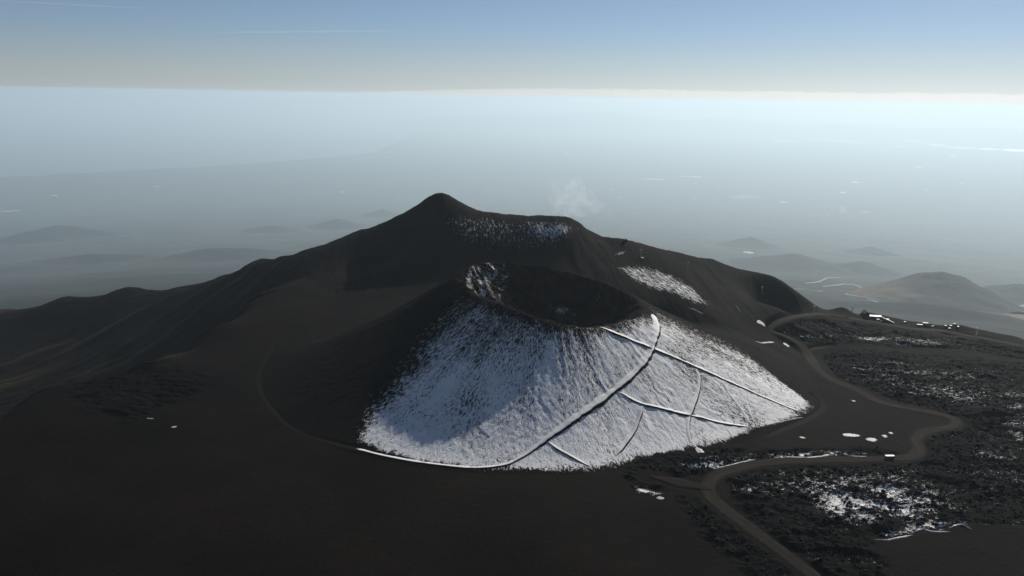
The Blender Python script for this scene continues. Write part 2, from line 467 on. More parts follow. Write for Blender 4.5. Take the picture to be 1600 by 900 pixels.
def flank_material():
    m, nt, out = new_mat('wooded_slopes_and_fields'); g = NT(nt)
    P = g.vscale(g.coord(), (0.65, 0.65, 0.65)); far = g.attr('far'); och = g.attr('ochre'); wood = g.attr('wood')
    a = g.noise(P, 0.0011, 7, 0.65, 0.5); b = g.noise(P, 0.008, 6, 0.65); c = g.noise(P, 0.05, 4, 0.7)
    near = g.mix(g.mrange(a, 0.35, 0.65), (0.014, 0.018, 0.018), (0.032, 0.036, 0.030))
    near = g.mix(g.mrange(c, 0.4, 0.65, 0, 0.6), near, (0.011, 0.014, 0.014))
    near = g.mix(wood, near, g.mix(g.mrange(c, 0.35, 0.65), (0.006, 0.009, 0.008), (0.015, 0.019, 0.015)))
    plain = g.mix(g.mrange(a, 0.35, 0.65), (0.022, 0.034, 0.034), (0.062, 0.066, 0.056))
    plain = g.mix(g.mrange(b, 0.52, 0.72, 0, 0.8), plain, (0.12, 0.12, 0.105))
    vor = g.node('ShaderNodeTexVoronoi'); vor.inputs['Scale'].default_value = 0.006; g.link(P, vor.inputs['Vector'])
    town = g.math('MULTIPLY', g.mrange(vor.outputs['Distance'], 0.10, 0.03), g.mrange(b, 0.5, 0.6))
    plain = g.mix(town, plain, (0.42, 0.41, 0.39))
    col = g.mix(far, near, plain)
    ochn = g.math('MULTIPLY', och, g.mrange(b, 0.25, 0.5))
    col = g.mix(ochn, col, g.mix(c, (0.20, 0.125, 0.07), (0.115, 0.085, 0.055)))
    nor = g.bump(c, 0.8, 9.0)
    g.bsdf(out, col, 0.95, nor, 0.1); return m
M_FLANK = flank_material()

def road_material(name, c1, c2):
    m, nt, out = new_mat(name); g = NT(nt)
    P = g.coord(); s = g.attr('across')
    # wheel tracks run along the road: noise in (across, along)
    uv = g.attr('track', True)
    t = g.noise(uv, 1.0, 4, 0.6); n = g.noise(P, 0.25, 5, 0.6)
    c = g.mix(g.mrange(t, 0.36, 0.64), c1, c2)
    c = g.mix(g.mrange(n, 0.35, 0.75, 0, 0.4), c, c1)
    e = g.attr('edge'); n3 = g.noise(P, 0.16, 5, 0.7)
    k = g.mrange(g.math('ADD', e, g.math('MULTIPLY', g.math('SUBTRACT', n3, 0.5), 1.6)), 0.62, 1.0)
    c = g.mix(k, c, (0.0072, 0.0058, 0.0047))
    g.bsdf(out, c, 0.95, g.bump(t, 0.5, 0.25), 0.05); return m
M_ROAD = road_material('packed_ash_road', (0.0085, 0.007, 0.0056), (0.029, 0.024, 0.017))
M_FAINT = road_material('barely_trodden_ash', (0.0066, 0.0053, 0.0043), (0.0125, 0.0100, 0.0078))
M_TRACK = road_material('faint_ash_track', (0.008, 0.0068, 0.0058), (0.0145, 0.012, 0.0095))

def snow_material():
    m, nt, out = new_mat('old_snow'); g = NT(nt); P = g.coord()
    n = g.noise(P, 0.5, 5, 0.65); big = g.noise(P, 0.08, 3)
    c = g.mix(g.mrange(big, 0.3, 0.7), (0.46, 0.465, 0.48), (0.66, 0.66, 0.65))
    c = g.mix(g.mrange(n, 0.53, 0.62), c, (0.10, 0.095, 0.09))
    g.bsdf(out, c, 0.6, g.bump(n, 0.6, 0.5), 0.15); return m
M_SNOW = snow_material()
M_TREAD = plain_mat('trodden_snow', (0.72, 0.72, 0.71), 0.6, var=0.12, scale=0.5, spec=0.1)
M_BANK = plain_mat('bare_shaded_bank', (0.011, 0.0098, 0.009), 0.95, var=0.4, scale=0.7, spec=0.1)  # bare ash; the dark tone also stands for shade on the downhill side

# ------------------------------------------------------------------ mesh builders
def mesh_from(name, V, F, mat, smooth=True, mats=None, mat_idx=None):
    me = bpy.data.meshes.new(name)
    V = np.asarray(V, np.float32); F = np.asarray(F, np.int32)
    me.vertices.add(len(V)); me.vertices.foreach_set('co', V.ravel())
    k = F.shape[1]
    me.loops.add(F.size); me.loops.foreach_set('vertex_index', F.ravel())
    me.polygons.add(len(F)); me.polygons.foreach_set('loop_start', np.arange(len(F), dtype=np.int32) * k)
    if smooth: me.polygons.foreach_set('use_smooth', np.ones(len(F), bool))
    for mm in (mats or [mat]): me.materials.append(mm)
    if mat_idx is not None: me.polygons.foreach_set('material_index', np.asarray(mat_idx, np.int32))
    me.update(calc_edges=True); me.validate()
    return me

def set_attr(me, name, arr, vec=False):
    a = me.attributes.new(name, 'FLOAT_VECTOR' if vec else 'FLOAT', 'POINT')
    a.data.foreach_set('vector' if vec else 'value', np.asarray(arr, np.float32).ravel())

def link(name, me, parent=None, **props):
    o = bpy.data.objects.new(name, me); COL.objects.link(o)
    if parent is not None: o.parent = parent
    for k, v in props.items(): o[k] = v
    return o

def empty(name, loc, rz=0.0, **props):
    o = bpy.data.objects.new(name, None); COL.objects.link(o)
    o.location = loc; o.rotation_euler = (0, 0, rz); o.empty_display_size = 1.0
    for k, v in props.items(): o[k] = v
    return o

# ------------------------------------------------------------------ near terrain: one height grid, cut into its landforms
def axis(parts):
    out = []
    for a, b, s in parts: out.append(np.arange(a, b - s * 0.5, s))
    out.append([parts[-1][1]])
    return np.concatenate(out)
GX = axis([(-1480, -700, 9), (-700, -290, 3.2), (-290, 490, 1.3), (490, 820, 3.0), (820, 1480, 9)])
GY = axis([(-400, 430, 16), (430, 960, 1.25), (960, 1320, 2.0), (1320, 1820, 3.6), (1820, 2160, 10)])
XX, YY = np.meshgrid(GX, GY)
X = XX.ravel(); Y = YY.ravel()
Z = z_smooth(X, Y)
R_, TH_, RR_, RZ_, RB_ = cone_coords(X, Y)
on_cone = sstep(1.03, 0.93, R_ / RB_)
inside = sstep(1.02, 0.96, R_ / RR_)
sd = {k: poly_sd(v, X, Y, 60.0) for k, v in AREA.items()}
lava = np.zeros_like(X)
edge_wob = 5 * fbm(X / 14, Y / 14, 3, 5)
for k, w in (('lava', 5), ('lava_n', 3), ('lava_s', 5), ('lava_e', 4), ('lava_m', 8), ('lava_w', 10)):
    s_ = sstep(-w, w, sd[k] + edge_wob)
    lava = np.maximum(lava, s_ * (0.55 if k in ('lava_m',) else 0.9 if k == 'lava_w' else 1.0))
lava *= (1 - on_cone)
# left of the plain's edge: the valley
E = plain_edge
valley = sstep(20, -30, X - np.interp(Y, E[np.argsort(E[:, 1]), 1], E[np.argsort(E[:, 1]), 0])) * sstep(E[:, 1].min(), E[:, 1].min() + 60, Y)
valley = np.maximum(valley, 0) * sstep(-100, -170, X)
foot_line = np.array(hits([(420, 455), (480, 466), (560, 462), (640, 462)]))
fl_x = np.concatenate([[-900], foot_line[:, 0], [150, 260, 330, 480]]); fl_y = np.concatenate([[1280], foot_line[:, 1], [1010, 960, 985, 1140]])
o_ = np.argsort(fl_x)
mount = sstep(-25, 25, Y - np.interp(X, fl_x[o_], fl_y[o_]))
mount *= (1 - valley) * sstep(520, 440, X)
road_m = np.zeros_like(X); road_z = np.zeros_like(X)
for k, (P_, w) in roads.items():
    D, zz = dist_to(P_, X, Y, w + 8)
    mm = sstep(w / 2 + 5.0, w / 2 + 0.5, D)
    road_z = np.where(mm > road_m, zz, road_z); road_m = np.maximum(road_m, mm)
lava *= 1 - road_m

rough1 = ridged(X / 62 + 0.5 * fbm(X / 50, Y / 50, 2, 8), Y / 19 + 0.8 * fbm(X / 40, Y / 40, 2, 7), 3, 9); rough2 = ridged(X / 9, Y / 7.5, 3, 13); rough3 = vnoise(X / 2.6, Y / 2.6, 19)
lumps = fbm(X / 55, Y / 45, 3, 23)
detail = lava * (6.0 * (rough1 - 0.45) + 2.6 * (rough2 - 0.45) + 1.3 * (rough3 - 0.5) + 2.2 * lumps)
rill = fbm(TH_ * 150 / 4.6 + 1.6 * fbm(X / 16, Y / 16, 3, 30), R_ / 24 + 0.8 * fbm(X / 20, Y / 20, 2, 28), 4, 31)
detail += on_cone * (1 - inside) * sstep(1.0, 0.8, R_ / RB_) * (0.8 * rill + 0.3 * fbm(X / 2.6, Y / 2.6, 3, 33))
detail += inside * ((4.2 + 5.5 * sstep(60, -20, X)) * (ridged(X / 18, Y / 18, 4, 35) - 0.45) + 0.8 * fbm(X / 4, Y / 4, 3, 36))
flat = (1 - lava) * (1 - on_cone) * (1 - valley) * (1 - mount)
detail += flat * (0.9 * fbm(X / 75, Y / 75, 4, 41) + 0.14 * fbm(X / 6, Y / 6, 3, 43))
detail += mount * (1.5 * fbm((X * 0.9 + Y * 0.15) / 11, Y / 55, 4, 45) + 3.0 * fbm(X / 90, Y / 90, 3, 47))
q_ = X * 0.62 - Y * 0.78; al_ = X * 0.78 + Y * 0.62
detail += valley * (17 * (ridged(q_ / 95 + 0.25 * fbm(X / 120, Y / 120, 2, 50), al_ / 520, 4, 51) - 0.5) * sstep(1620, 1380, Y) + 2.2 * fbm(X / 22, Y / 22, 4, 53))
Z = Z + detail * (1 - road_m)
Z = Z * (1 - road_m) + (road_z - 0.25) * road_m

# ---- snow cover
snow = np.zeros_like(X)
soft = 6.0 + 30 * sstep(4, 30, Z) + 12 * sstep(60, -120, X) * sstep(2, 14, Z) + 22 * sstep(120, 240, X) * sstep(0, 18, Z)
cone_cov = sstep(-1.0, 0.75, (sd['cone'] + 5 * fbm(X / 12, Y / 12, 3, 61)) / soft) * (1 - inside * 0.9)
upper_left = sstep(110, -20, X) * sstep(35, 85, Z)
cone_cov *= 1 - 0.45 * sstep(1.22, 1.02, R_ / RR_ + 0.1 * fbm(X / 9, Y / 9, 3, 63))
cone_cov *= 1.0 - 0.25 * upper_left - 0.14 * sstep(120, 260, X) * sstep(15, 60, Z)
snow = np.maximum(snow, cone_cov * np.clip(0.655 + 0.15 * fbm(X / 30, Y / 30, 4, 67) + 0.14 * fbm(TH_ * 150 / 12, R_ / 60, 3, 68) + 0.10 * sstep(40, 8, Z) - 0.10 * sstep(150, 270, X), 0, 0.95) * on_cone)
snow = np.maximum(snow, (0.37 * sstep(-18, 30, sd['hill']) + 0.20 * sstep(-10, 22, sd['hill_lit'])) * mount)
snow = np.maximum(snow, 0.52 * sstep(-12, 18, sd['ridge']))
snow = np.maximum(snow, 0.5 * sstep(-3, 8, sd['hut']))
hollow = np.clip(1.35 - 1.6 * rough1 - 0.6 * rough2, 0, 1)
snow = np.maximum(snow, 0.43 * sstep(-3, 6, sd['crater_w']) * inside)
snow = np.maximum(snow, 0.46 * sstep(-3, 10, sd['crater_n']) * inside)
snow = np.maximum(snow, 0.42 * sstep(-3, 8, sd['crater_e']) * inside)
for k, c, w in (('sn_low', 0.54, 26), ('sn_low2', 0.46, 12), ('sn_far', 0.36, 25), ('sn_edge', 0.45, 16), ('sn_mid', 0.33, 25),
                ('sn_n', 0.52, 5), ('sn_n2', 0.60, 4), ('sn_e', 0.42, 6), ('sn_blue', 0.8, 4), ('sn_se', 0.55, 6)):
    snow = np.maximum(snow, c * sstep(-w, w, sd[k]) * (0.52 + 0.80 * hollow) * lava)
snow = np.maximum(snow, 0.22 * lava * (0.4 + 0.9 * hollow) * sstep(150, 200, X))
snow *= 1 - road_m

streak = np.stack([X / 4.0, Y / 4.0, np.zeros_like(X)], 1)
def put(mask, a, b, c=0):
    streak[mask, 0] = a[mask]; streak[mask, 1] = b[mask]; streak[mask, 2] = c
put((on_cone > 0.3) & (inside < 0.5), TH_ * 150 / 1.5 + 1.2 * fbm(X / 9, Y / 9, 2, 69), R_ / 5.0)
put(inside >= 0.5, X / 9.0, Y / 9.0, 3)
put(mount > 0.5, (X + 0.25 * Y) / 2.4, Y / 9.0, 7)
put(sd['ridge'] > -20, (X * 0.75 + 0.62 * Y) / 2.4, (-0.62 * X + 0.75 * Y) / 11.0, 9)
put(lava > 0.4, X / 5.6, Y / 2.5, 5)

red = inside * (0.55 + 0.45 * vnoise(X / 30, Y / 30, 66))
red = np.maximum(red, on_cone * sstep(1.25, 1.0, R_ / RR_) * sstep(40, -40, X) * 0.7)
rib_light = valley * sstep(0.60, 0.80, ridged(q_ / 95 + 0.25 * fbm(X / 120, Y / 120, 2, 50), al_ / 520, 4, 51)) * 0.75  # rib crests of the valley wall, where sunlight is painted into the colour

# ---- cut into objects
nx, ny = len(GX), len(GY)
idx = np.arange(nx * ny).reshape(ny, nx)
quads = np.stack([idx[:-1, :-1].ravel(), idx[:-1, 1:].ravel(), idx[1:, 1:].ravel(), idx[1:, :-1].ravel()], 1)
fm = lambda a: a[quads].mean(1)
region = np.zeros(len(quads), int)
region[fm(valley) > 0.5] = 3
region[fm(mount) > 0.5] = 2
region[(fm(lava) > 0.5) & (region == 0)] = 4
region[fm(R_ / RB_) < 1.0] = 1
V_ALL = np.stack([X, Y, Z], 1)
# shared vertex normals so that the cuts do not show
ZG = Z.reshape(ny, nx)
gy, gx = np.gradient(ZG, GY, GX)
NRM = np.stack([-gx.ravel(), -gy.ravel(), np.ones(nx * ny)], 1); NRM /= np.linalg.norm(NRM, axis=1)[:, None]
def terrain_piece(name, rid):
    q = quads[region == rid]
    used = np.unique(q); lut = np.zeros(nx * ny, np.int32); lut[used] = np.arange(len(used))
    me = mesh_from(name, V_ALL[used], lut[q], M_TERRAIN)
    set_attr(me, 'snow', snow[used]); set_attr(me, 'lava', lava[used]); set_attr(me, 'red', red[used]); set_attr(me, 'rib_light', rib_light[used])
    set_attr(me, 'streak', streak[used], True)
    me.normals_split_custom_set_from_vertices(NRM[used])
    return link(name, me, kind='structure')
for nm, rid, lb in (('ground', 0, 'dark brown volcanic ash plain around the snowy cone'), ('cinder_cone_hill', 1, 'snow streaked cinder cone with open crater on top'),
                ('mountain', 2, 'dark mountain ridge with pointed summit behind the cone'), ('valley_hill', 3, 'dark ribbed valley wall at the left edge'),
                ('lava_field', 4, 'rough black lava ground flecked with snow')):
    o = terrain_piece(nm, rid); o['label'] = lb

def ground_z(x, y):
    """height of the built grid (bilinear)"""
    x = np.atleast_1d(np.asarray(x, float)); y = np.atleast_1d(np.asarray(y, float))
    i = np.clip(np.searchsorted(GX, x) - 1, 0, nx - 2); j = np.clip(np.searchsorted(GY, y) - 1, 0, ny - 2)
    fx = np.clip((x - GX[i]) / (GX[i + 1] - GX[i]), 0, 1); fy = np.clip((y - GY[j]) / (GY[j + 1] - GY[j]), 0, 1)
    return (ZG[j, i] * (1 - fx) + ZG[j, i + 1] * fx) * (1 - fy) + (ZG[j + 1, i] * (1 - fx) + ZG[j + 1, i + 1] * fx) * fy

# ------------------------------------------------------------------ the far slopes, plain, sea
fr = np.concatenate([np.geomspace(1960, 24000, 280)[:-1], np.geomspace(24000, 80000, 110)[:-1], np.geomspace(80000, 400000, 40)])
ft = np.radians(np.linspace(-62, 62, 620))
RRf, TTf = np.meshgrid(fr, ft, indexing='ij')
FX = (RRf * np.sin(TTf)).ravel(); FY = (RRf * np.cos(TTf)).ravel()
FZ = z_flank(FX, FY)
def fhit(pts, **kw): return np.array(hits(pts, z_flank, t0=1900.0, t1=kw.get('t1', 140000.0), step=30.0))
och_a = [fhit([(1415, 476), (1440, 471), (1480, 478), (1525, 489), (1500, 490), (1440, 484)]), fhit([(1560, 484), (1600, 472), (1640, 470), (1660, 505), (1600, 500), (1575, 492)])]
ochre = np.zeros_like(FX)
for A in och_a: ochre = np.maximum(ochre, sstep(-60, 50, poly_sd(A, FX, FY, 140) + 60 * fbm(FX / 150, FY / 150, 3, 81)))
n0, n1 = RRf.shape
id2 = np.arange(n0 * n1).reshape(n0, n1)
fq = np.stack([id2[:-1, :-1].ravel(), id2[:-1, 1:].ravel(), id2[1:, 1:].ravel(), id2[1:, :-1].ravel()], 1)[:, ::-1]
me = mesh_from('land', np.stack([FX, FY, FZ], 1), fq, M_FLANK)
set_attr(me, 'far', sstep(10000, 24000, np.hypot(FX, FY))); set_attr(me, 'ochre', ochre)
link('land', me, kind='structure', label='hazy lower slopes and coastal plain far below')

import bmesh
def sea_material():
    m, nt, out = new_mat('sea_water'); g = NT(nt); P = g.coord()
    n = g.noise(P, 0.0009, 4); c = g.mix(n, (0.06, 0.10, 0.13), (0.08, 0.12, 0.15))
    g.bsdf(out, c, 0.5, g.bump(g.noise(P, 0.01, 5), 0.4, 20.0), 1.0); return m
coast = [(-500, 300), (-250, 290), (0, 277), (150, 269), (300, 261), (420, 254), (500, 247), (585, 238), (620, 222), (650, 205), (682, 190), (655, 187),
         (590, 183), (520, 179), (460, 175), (420, 173), (395, 171)]
cp = np.array([at_z(u, v, ZSEA + 7) for u, v in coast])
fine_c = []
for a, b in zip(cp[:-1], cp[1:]):
    for t in np.linspace(0, 1, 9, endpoint=False): fine_c.append(a + (b - a) * t)
fine_c.append(cp[-1]); fine_c = np.array(fine_c)
L_ = np.hypot(fine_c[:, 0], fine_c[:, 1])
jit = fbm(np.arange(len(fine_c)) / 3.0, np.zeros(len(fine_c)), 3, 91) * 0.012
fine_c[1:-1, :2] *= (1 + jit[1:-1])[:, None]
a0 = math.atan2(cp[-1][0], cp[-1][1])
ring = [(math.sin(a) * 396000, math.cos(a) * 396000, ZSEA + 7) for a in np.linspace(a0 + 0.02, math.radians(-61.5), 14)]
bm = bmesh.new()
f = bm.faces.new([bm.verts.new(p) for p in list(map(tuple, fine_c)) + ring])
bmesh.ops.triangulate(bm, faces=[f]); bmesh.ops.recalc_face_normals(bm, faces=bm.faces)
for ff in bm.faces:
    if ff.normal.z < 0: ff.normal_flip()
me = bpy.data.meshes.new('sea'); bm.to_mesh(me); bm.free(); me.materials.append(sea_material())
link('sea', me, kind='structure', label='pale hazy sea with a long curving bay')

# ---- small old cones and ridges on the lower slopes
def hill(label, u, v_top, v_base, half_px, dist, sharp=1.4, skew=0.0, seed=1, elong=1.0, tint=0.0):
    top = fhit([(u, v_base)])[0]; dist = np.linalg.norm(top - CAM)
    h = (v_base - v_top) * dist / F_PX; rad = half_px * dist / F_PX
    nr, na = 34, 96
    rr = np.linspace(0, 1, nr); aa = np.linspace(0, 2 * math.pi, na, endpoint=False)
    Rg, Ag = np.meshgrid(rr, aa, indexing='ij')
    az = math.atan2(top[0], top[1])
    lx = Rg * rad * np.cos(Ag); ly = Rg * rad * elong * np.sin(Ag)
    gx_ = top[0] + lx * math.cos(az) + ly * math.sin(az); gy_ = top[1] - lx * math.sin(az) + ly * math.cos(az)
    wob = 0.20 * fbm(gx_ / (rad * 0.5), gy_ / (rad * 0.5), 4, seed)
    rho = np.clip(Rg * (1 + wob * Rg), 0, 1)
    prof = (1 - rho ** 1.3) ** (1.35 * sharp)
    base = z_flank(gx_.ravel(), gy_.ravel()).reshape(gx_.shape)
    gz = base - 14 + (h + 14) * prof * (1 + 0.10 * fbm(gx_ / (rad * 0.22), gy_ / (rad * 0.22), 4, seed + 5) * (Rg > 0.1)) + skew * lx / rad * h * prof
    V = np.stack([gx_.ravel(), gy_.ravel(), gz.ravel()], 1)
    ii = np.arange(nr * na).reshape(nr, na)
    F = np.stack([ii[:-1].ravel(), ii[1:].ravel(), np.roll(ii, -1, 1)[1:].ravel(), np.roll(ii, -1, 1)[:-1].ravel()], 1)
    me = mesh_from('hill', V, F, M_FLANK)
    set_attr(me, 'far', np.full(len(V), 0.0)); set_attr(me, 'ochre', np.clip((tint * sstep(0.05, -0.6, lx / rad + 0.25 * fbm(gx_ / (rad * 0.3), gy_ / (rad * 0.3), 3, seed + 9)) * (1 - prof)).ravel(), 0, 1))
    set_attr(me, 'wood', ((0.97 if v_top > 385 else 0.6) * sstep(0.0, 0.4, prof)).ravel())
    link('hill', me, kind='structure', label=label)
hill('wooded dark cone hill below the plateau at right', 1468, 429, 470, 122, 0, 0.95, 0.0, 3, 1.2, 0.8)
hill('low wooded shoulder right of the dark cone hill', 1590, 447, 470, 95, 0, 1.1, 0.0, 4, 1.2, 0.6)
hill('rounded hazy hill beyond the winding road', 1238, 397, 416, 100, 0, 1.0, 0.0, 6, 1.3)
hill('second hazy hill right of the rounded hill', 1345, 409, 423, 75, 0, 1.2, 0.0, 8, 1.2)
hill('faint hill just beyond the rounded hazy hill', 1172, 371, 384, 55, 0, 1.1, 0.0, 9, 1.2)
hill('faint low hill far right beyond the winding road', 1360, 386, 395, 45, 0, 1.1, 0.0, 10, 1.2)
hill('hazy twin hill near the left edge', 95, 354, 369, 75, 0, 1.0, 0.0, 12, 1.2)
hill('shoulder of the hazy hill near the left edge', 55, 362, 374, 70, 0, 1.1, 0.0, 13, 1.2)
hill('faint hill left of the mountain summit', 527, 342, 354, 50, 0, 1.1, 0.0, 14, 1.2)
hill('faintest small hill close to the mountain summit', 597, 327, 337, 38, 0, 1.1, 0.0, 16, 1.2)
hill('broad low hill in front of the faint hill', 425, 353, 360, 55, 0, 1.2, 0.0, 17, 1.2)
hill('long brown ridge below the left slopes', 340, 388, 402, 150, 0, 1.0, 0.0, 18, 0.5, 0.4)
hill('low brown rise left of the long ridge', 140, 398, 407, 110, 0, 1.0, 0.0, 19, 0.5, 0.4)
hill('dark bench below the plateau brow', 1420, 474, 486, 210, 0, 1.2, 0.0, 21, 0.6, 0.0)

# ---- far uplands on the horizon
nA = 160; aa = np.radians(np.linspace(-9, 62, nA)); rowsV = []
for j, (dd, k) in enumerate(((134000, 0.0), (144000, 0.7), (154000, 1.0), (165000, 0.8), (184000, 0.0))):
    top = 800 + 2400 * (0.5 + 0.5 * fbm(aa * 9, np.full(nA, 3.0), 4, 95)) * sstep(-0.16, 0.02, aa)
    rowsV.append(np.stack([np.sin(aa) * dd, np.cos(aa) * dd, ZSEA - 20 + k * (top + 60 * fbm(aa * 60, np.full(nA, j * 3.1), 3, 97))], 1))
V = np.concatenate(rowsV); ii = np.arange(5 * nA).reshape(5, nA)
F = np.stack([ii[:-1, :-1].ravel(), ii[1:, :-1].ravel(), ii[1:, 1:].ravel(), ii[:-1, 1:].ravel()], 1)
me = mesh_from('hills', V, F, M_FLANK); set_attr(me, 'far', np.zeros(len(V))); set_attr(me, 'ochre', np.zeros(len(V)))
link('hills', me, kind='structure', label='faint blue uplands along the horizon')

# ------------------------------------------------------------------ roads, tracks, paths
def ribbon(name, P, widths, zoff, mat, mats=None, colmats=None, zfun=ground_z, **props):
    """widths: signed offsets across the line; zoff: height of each above the line height (None = follow the ground, sunk)"""
    P = np.asarray(P)
    T = np.gradient(P[:, :2], axis=0); T /= np.linalg.norm(T, axis=1)[:, None] + 1e-9
    N = np.stack([T[:, 1], -T[:, 0]], 1)
    s = np.concatenate([[0], np.cumsum(np.hypot(np.diff(P[:, 0]), np.diff(P[:, 1])))])
    V = []; tr = []
    for w, zo in zip(widths, zoff):
        w = np.broadcast_to(w, len(P))
        x = P[:, 0] + N[:, 0] * w; y = P[:, 1] + N[:, 1] * w
        if zo is None: z = zfun(x, y) - 0.35
        else: z = P[:, 2] + zo
        V.append(np.stack([x, y, z], 1)); tr.append(np.stack([w / 0.9, s / 45.0, np.zeros(len(P))], 1))
    V = np.stack(V, 1); tr = np.stack(tr, 1); n, k = V.shape[:2]
    ii = np.arange(n * k).reshape(n, k)
    F = np.stack([ii[:-1, :-1].ravel(), ii[:-1, 1:].ravel(), ii[1:, 1:].ravel(), ii[1:, :-1].ravel()], 1)
    mi = None
    if colmats is not None: mi = np.tile(np.asarray(colmats), n - 1)
    me = mesh_from(name, V.reshape(-1, 3), F, mat, True, mats, mi)
    set_attr(me, 'track', tr.reshape(-1, 3), True)
    set_attr(me, 'edge', np.tile(np.abs(np.linspace(-1.25, 1.25, k)), n))
    # faces up
    return link(name, me, **props)

road_label = {'main': ('dirt_road', 'winding grey-brown dirt road looping through the lava at right', M_ROAD), 'parking': ('dirt_road', 'broad dirt road along the plateau brow past the buildings', M_ROAD),
              'spur': ('dirt_road', 'short wide dirt turnout off the hairpin below the cone', M_TRACK), 'foot': ('path', 'faint curving track at the right foot of the cone', M_TRACK),
              'bend': ('dirt_road', 'pale dirt apron beside the upper bend', M_ROAD), 'west': ('path', 'faint curving footpath on the ash left of the cone', M_FAINT)}
for ri, (k, (P_, w)) in enumerate(roads.items()):
    nm, lb, mt = road_label[k]
    wob = 1 + 0.26 * fbm(np.arange(len(P_)) / 9.0, np.full(len(P_), ri * 7.0), 3, 101)
    h = w / 2 * wob
    taper = np.minimum(1, np.minimum(np.arange(len(P_)), np.arange(len(P_))[::-1]) / 8.0 + 0.15) if k in ('spur', 'bend', 'foot') else 1.0
    lift = 0.006 * ri
    ribbon(nm, P_, [-(h + 1.8) * taper, -h * taper, -h * 0.45 * taper, 0 * h, h * 0.45 * taper, h * taper, (h + 1.8) * taper],
           [-0.55, 0.32 + lift, 0.06 + lift, 0.16 + lift, 0.06 + lift, 0.32 + lift, -0.55], mt, kind='structure', label=lb)

# benches trodden into the snow of the cone: white tread, lower bank of bare ash, its shade put into the colour
def bench(label, px, tread, bank, lift=0.5, start=1.0):
    P_ = resample(hits(px), 2.0)
    P_[:, 2] = smooth1(ground_z(P_[:, 0], P_[:, 1]), 3)
    T = np.gradient(P_[:, :2], axis=0); T /= np.linalg.norm(T, axis=1)[:, None] + 1e-9
    N = np.stack([T[:, 1], -T[:, 0]], 1)
    gl = ground_z(P_[:, 0] + N[:, 0] * 6, P_[:, 1] + N[:, 1] * 6) - ground_z(P_[:, 0] - N[:, 0] * 6, P_[:, 1] - N[:, 1] * 6)
    side = 1.0 if np.sum(gl) < 0 else -1.0       # +1: downhill lies on the +N side
    n = len(P_); e = np.minimum(1, np.minimum(np.arange(n), np.arange(n)[::-1]) / 6.0 + 0.25)
    wv = (1 + 0.45 * fbm(np.arange(n) / 3.0, np.full(n, 2.0), 3, 111)) * e
    k = np.arange(-1, 1) 
    tread = tread * 1.1 + 0.6; bank *= 0.5; lift *= 0.55
    wv = wv * np.interp(np.arange(n) / n, [0, 0.35, 0.5, 1], [start, start, 1, 1])
    cols = [-(tread * 0.5 + 1.0), -tread * 0.5, 0.0, tread * 0.5, tread * 0.5 + bank * 0.45, tread * 0.5 + bank]
    W = [side * c * wv for c in cols]
    def gz(w): return ground_z(P_[:, 0] + N[:, 0] * w, P_[:, 1] + N[:, 1] * w)
    zc = P_[:, 2]
    top = np.maximum(gz(W[2]), zc) + lift * e
    zz = [gz(W[0]) - 0.5, np.maximum(gz(W[1]), zc) + 0.25 * e, top + 0.0, np.maximum(top + 0.15 * e, gz(W[3]) + 0.2), gz(W[4]) + 0.25 * e, gz(W[5]) - 0.5]
    V = np.stack([np.stack([P_[:, 0] + N[:, 0] * w, P_[:, 1] + N[:, 1] * w, z], 1) for w, z in zip(W, zz)], 1)
    m = len(cols); ii = np.arange(n * m).reshape(n, m)
    F = np.stack([ii[:-1, :-1].ravel(), ii[:-1, 1:].ravel(), ii[1:, 1:].ravel(), ii[1:, :-1].ravel()], 1)
    if side < 0: F = F[:, ::-1]
    me = mesh_from('path', V.reshape(-1, 3), F, None, True, [M_TREAD, M_BANK], np.tile([0, 0, 0, 1, 1], n - 1))
    link('path', me, kind='structure', label=label)
bench('main snowy path climbing from the cone foot to the rim', [(548, 698), (590, 710), (640, 720), (690, 727), (740, 731), (785, 727), (815, 714), (845, 692), (875, 670), (910, 645), (950, 617), (985, 588), (1008, 562), (1021, 535), (1026, 510), (1019, 491)], 4.6, 3.6, 0.6, 0.45)
bench('long straight snowy track down the right flank from the rim', [(938, 511), (975, 526), (1020, 544), (1060, 561), (1110, 583), (1160, 605), (1210, 627), (1252, 644)], 2.2, 2.4, 0.45)
bench('snowy track branching right off the main path', [(968, 613), (1000, 629), (1040, 640), (1085, 650), (1130, 661), (1172, 667)], 2.0, 2.2, 0.4)
bench('curved snowy track crossing the middle of the right flank', [(1086, 573), (1092, 592), (1090, 612), (1083, 632), (1076, 652), (1075, 672), (1079, 692)], 2.4, 2.4, 0.4)
bench('curved snowy track dropping from the branch to the foot', [(1004, 631), (999, 650), (990, 674), (975, 694), (962, 712)], 2.2, 2.2, 0.4)
bench('thin snowy track left of the two meeting at the foot', [(1126, 591), (1140, 616), (1158, 640), (1174, 664)], 1.5, 1.6, 0.35)
bench('thin snowy track right of the two meeting at the foot', [(1162, 608), (1167, 630), (1178, 660)], 1.4, 1.5, 0.35)
bench('short snowy track from the lower main path to the foot', [(851, 687), (875, 703), (900, 717), (922, 729)], 1.8, 2.0, 0.4)
bench('shortest snowy track below the branch at the foot', [(1131, 664), (1139, 674), (1146, 685)], 1.6, 1.8, 0.4)

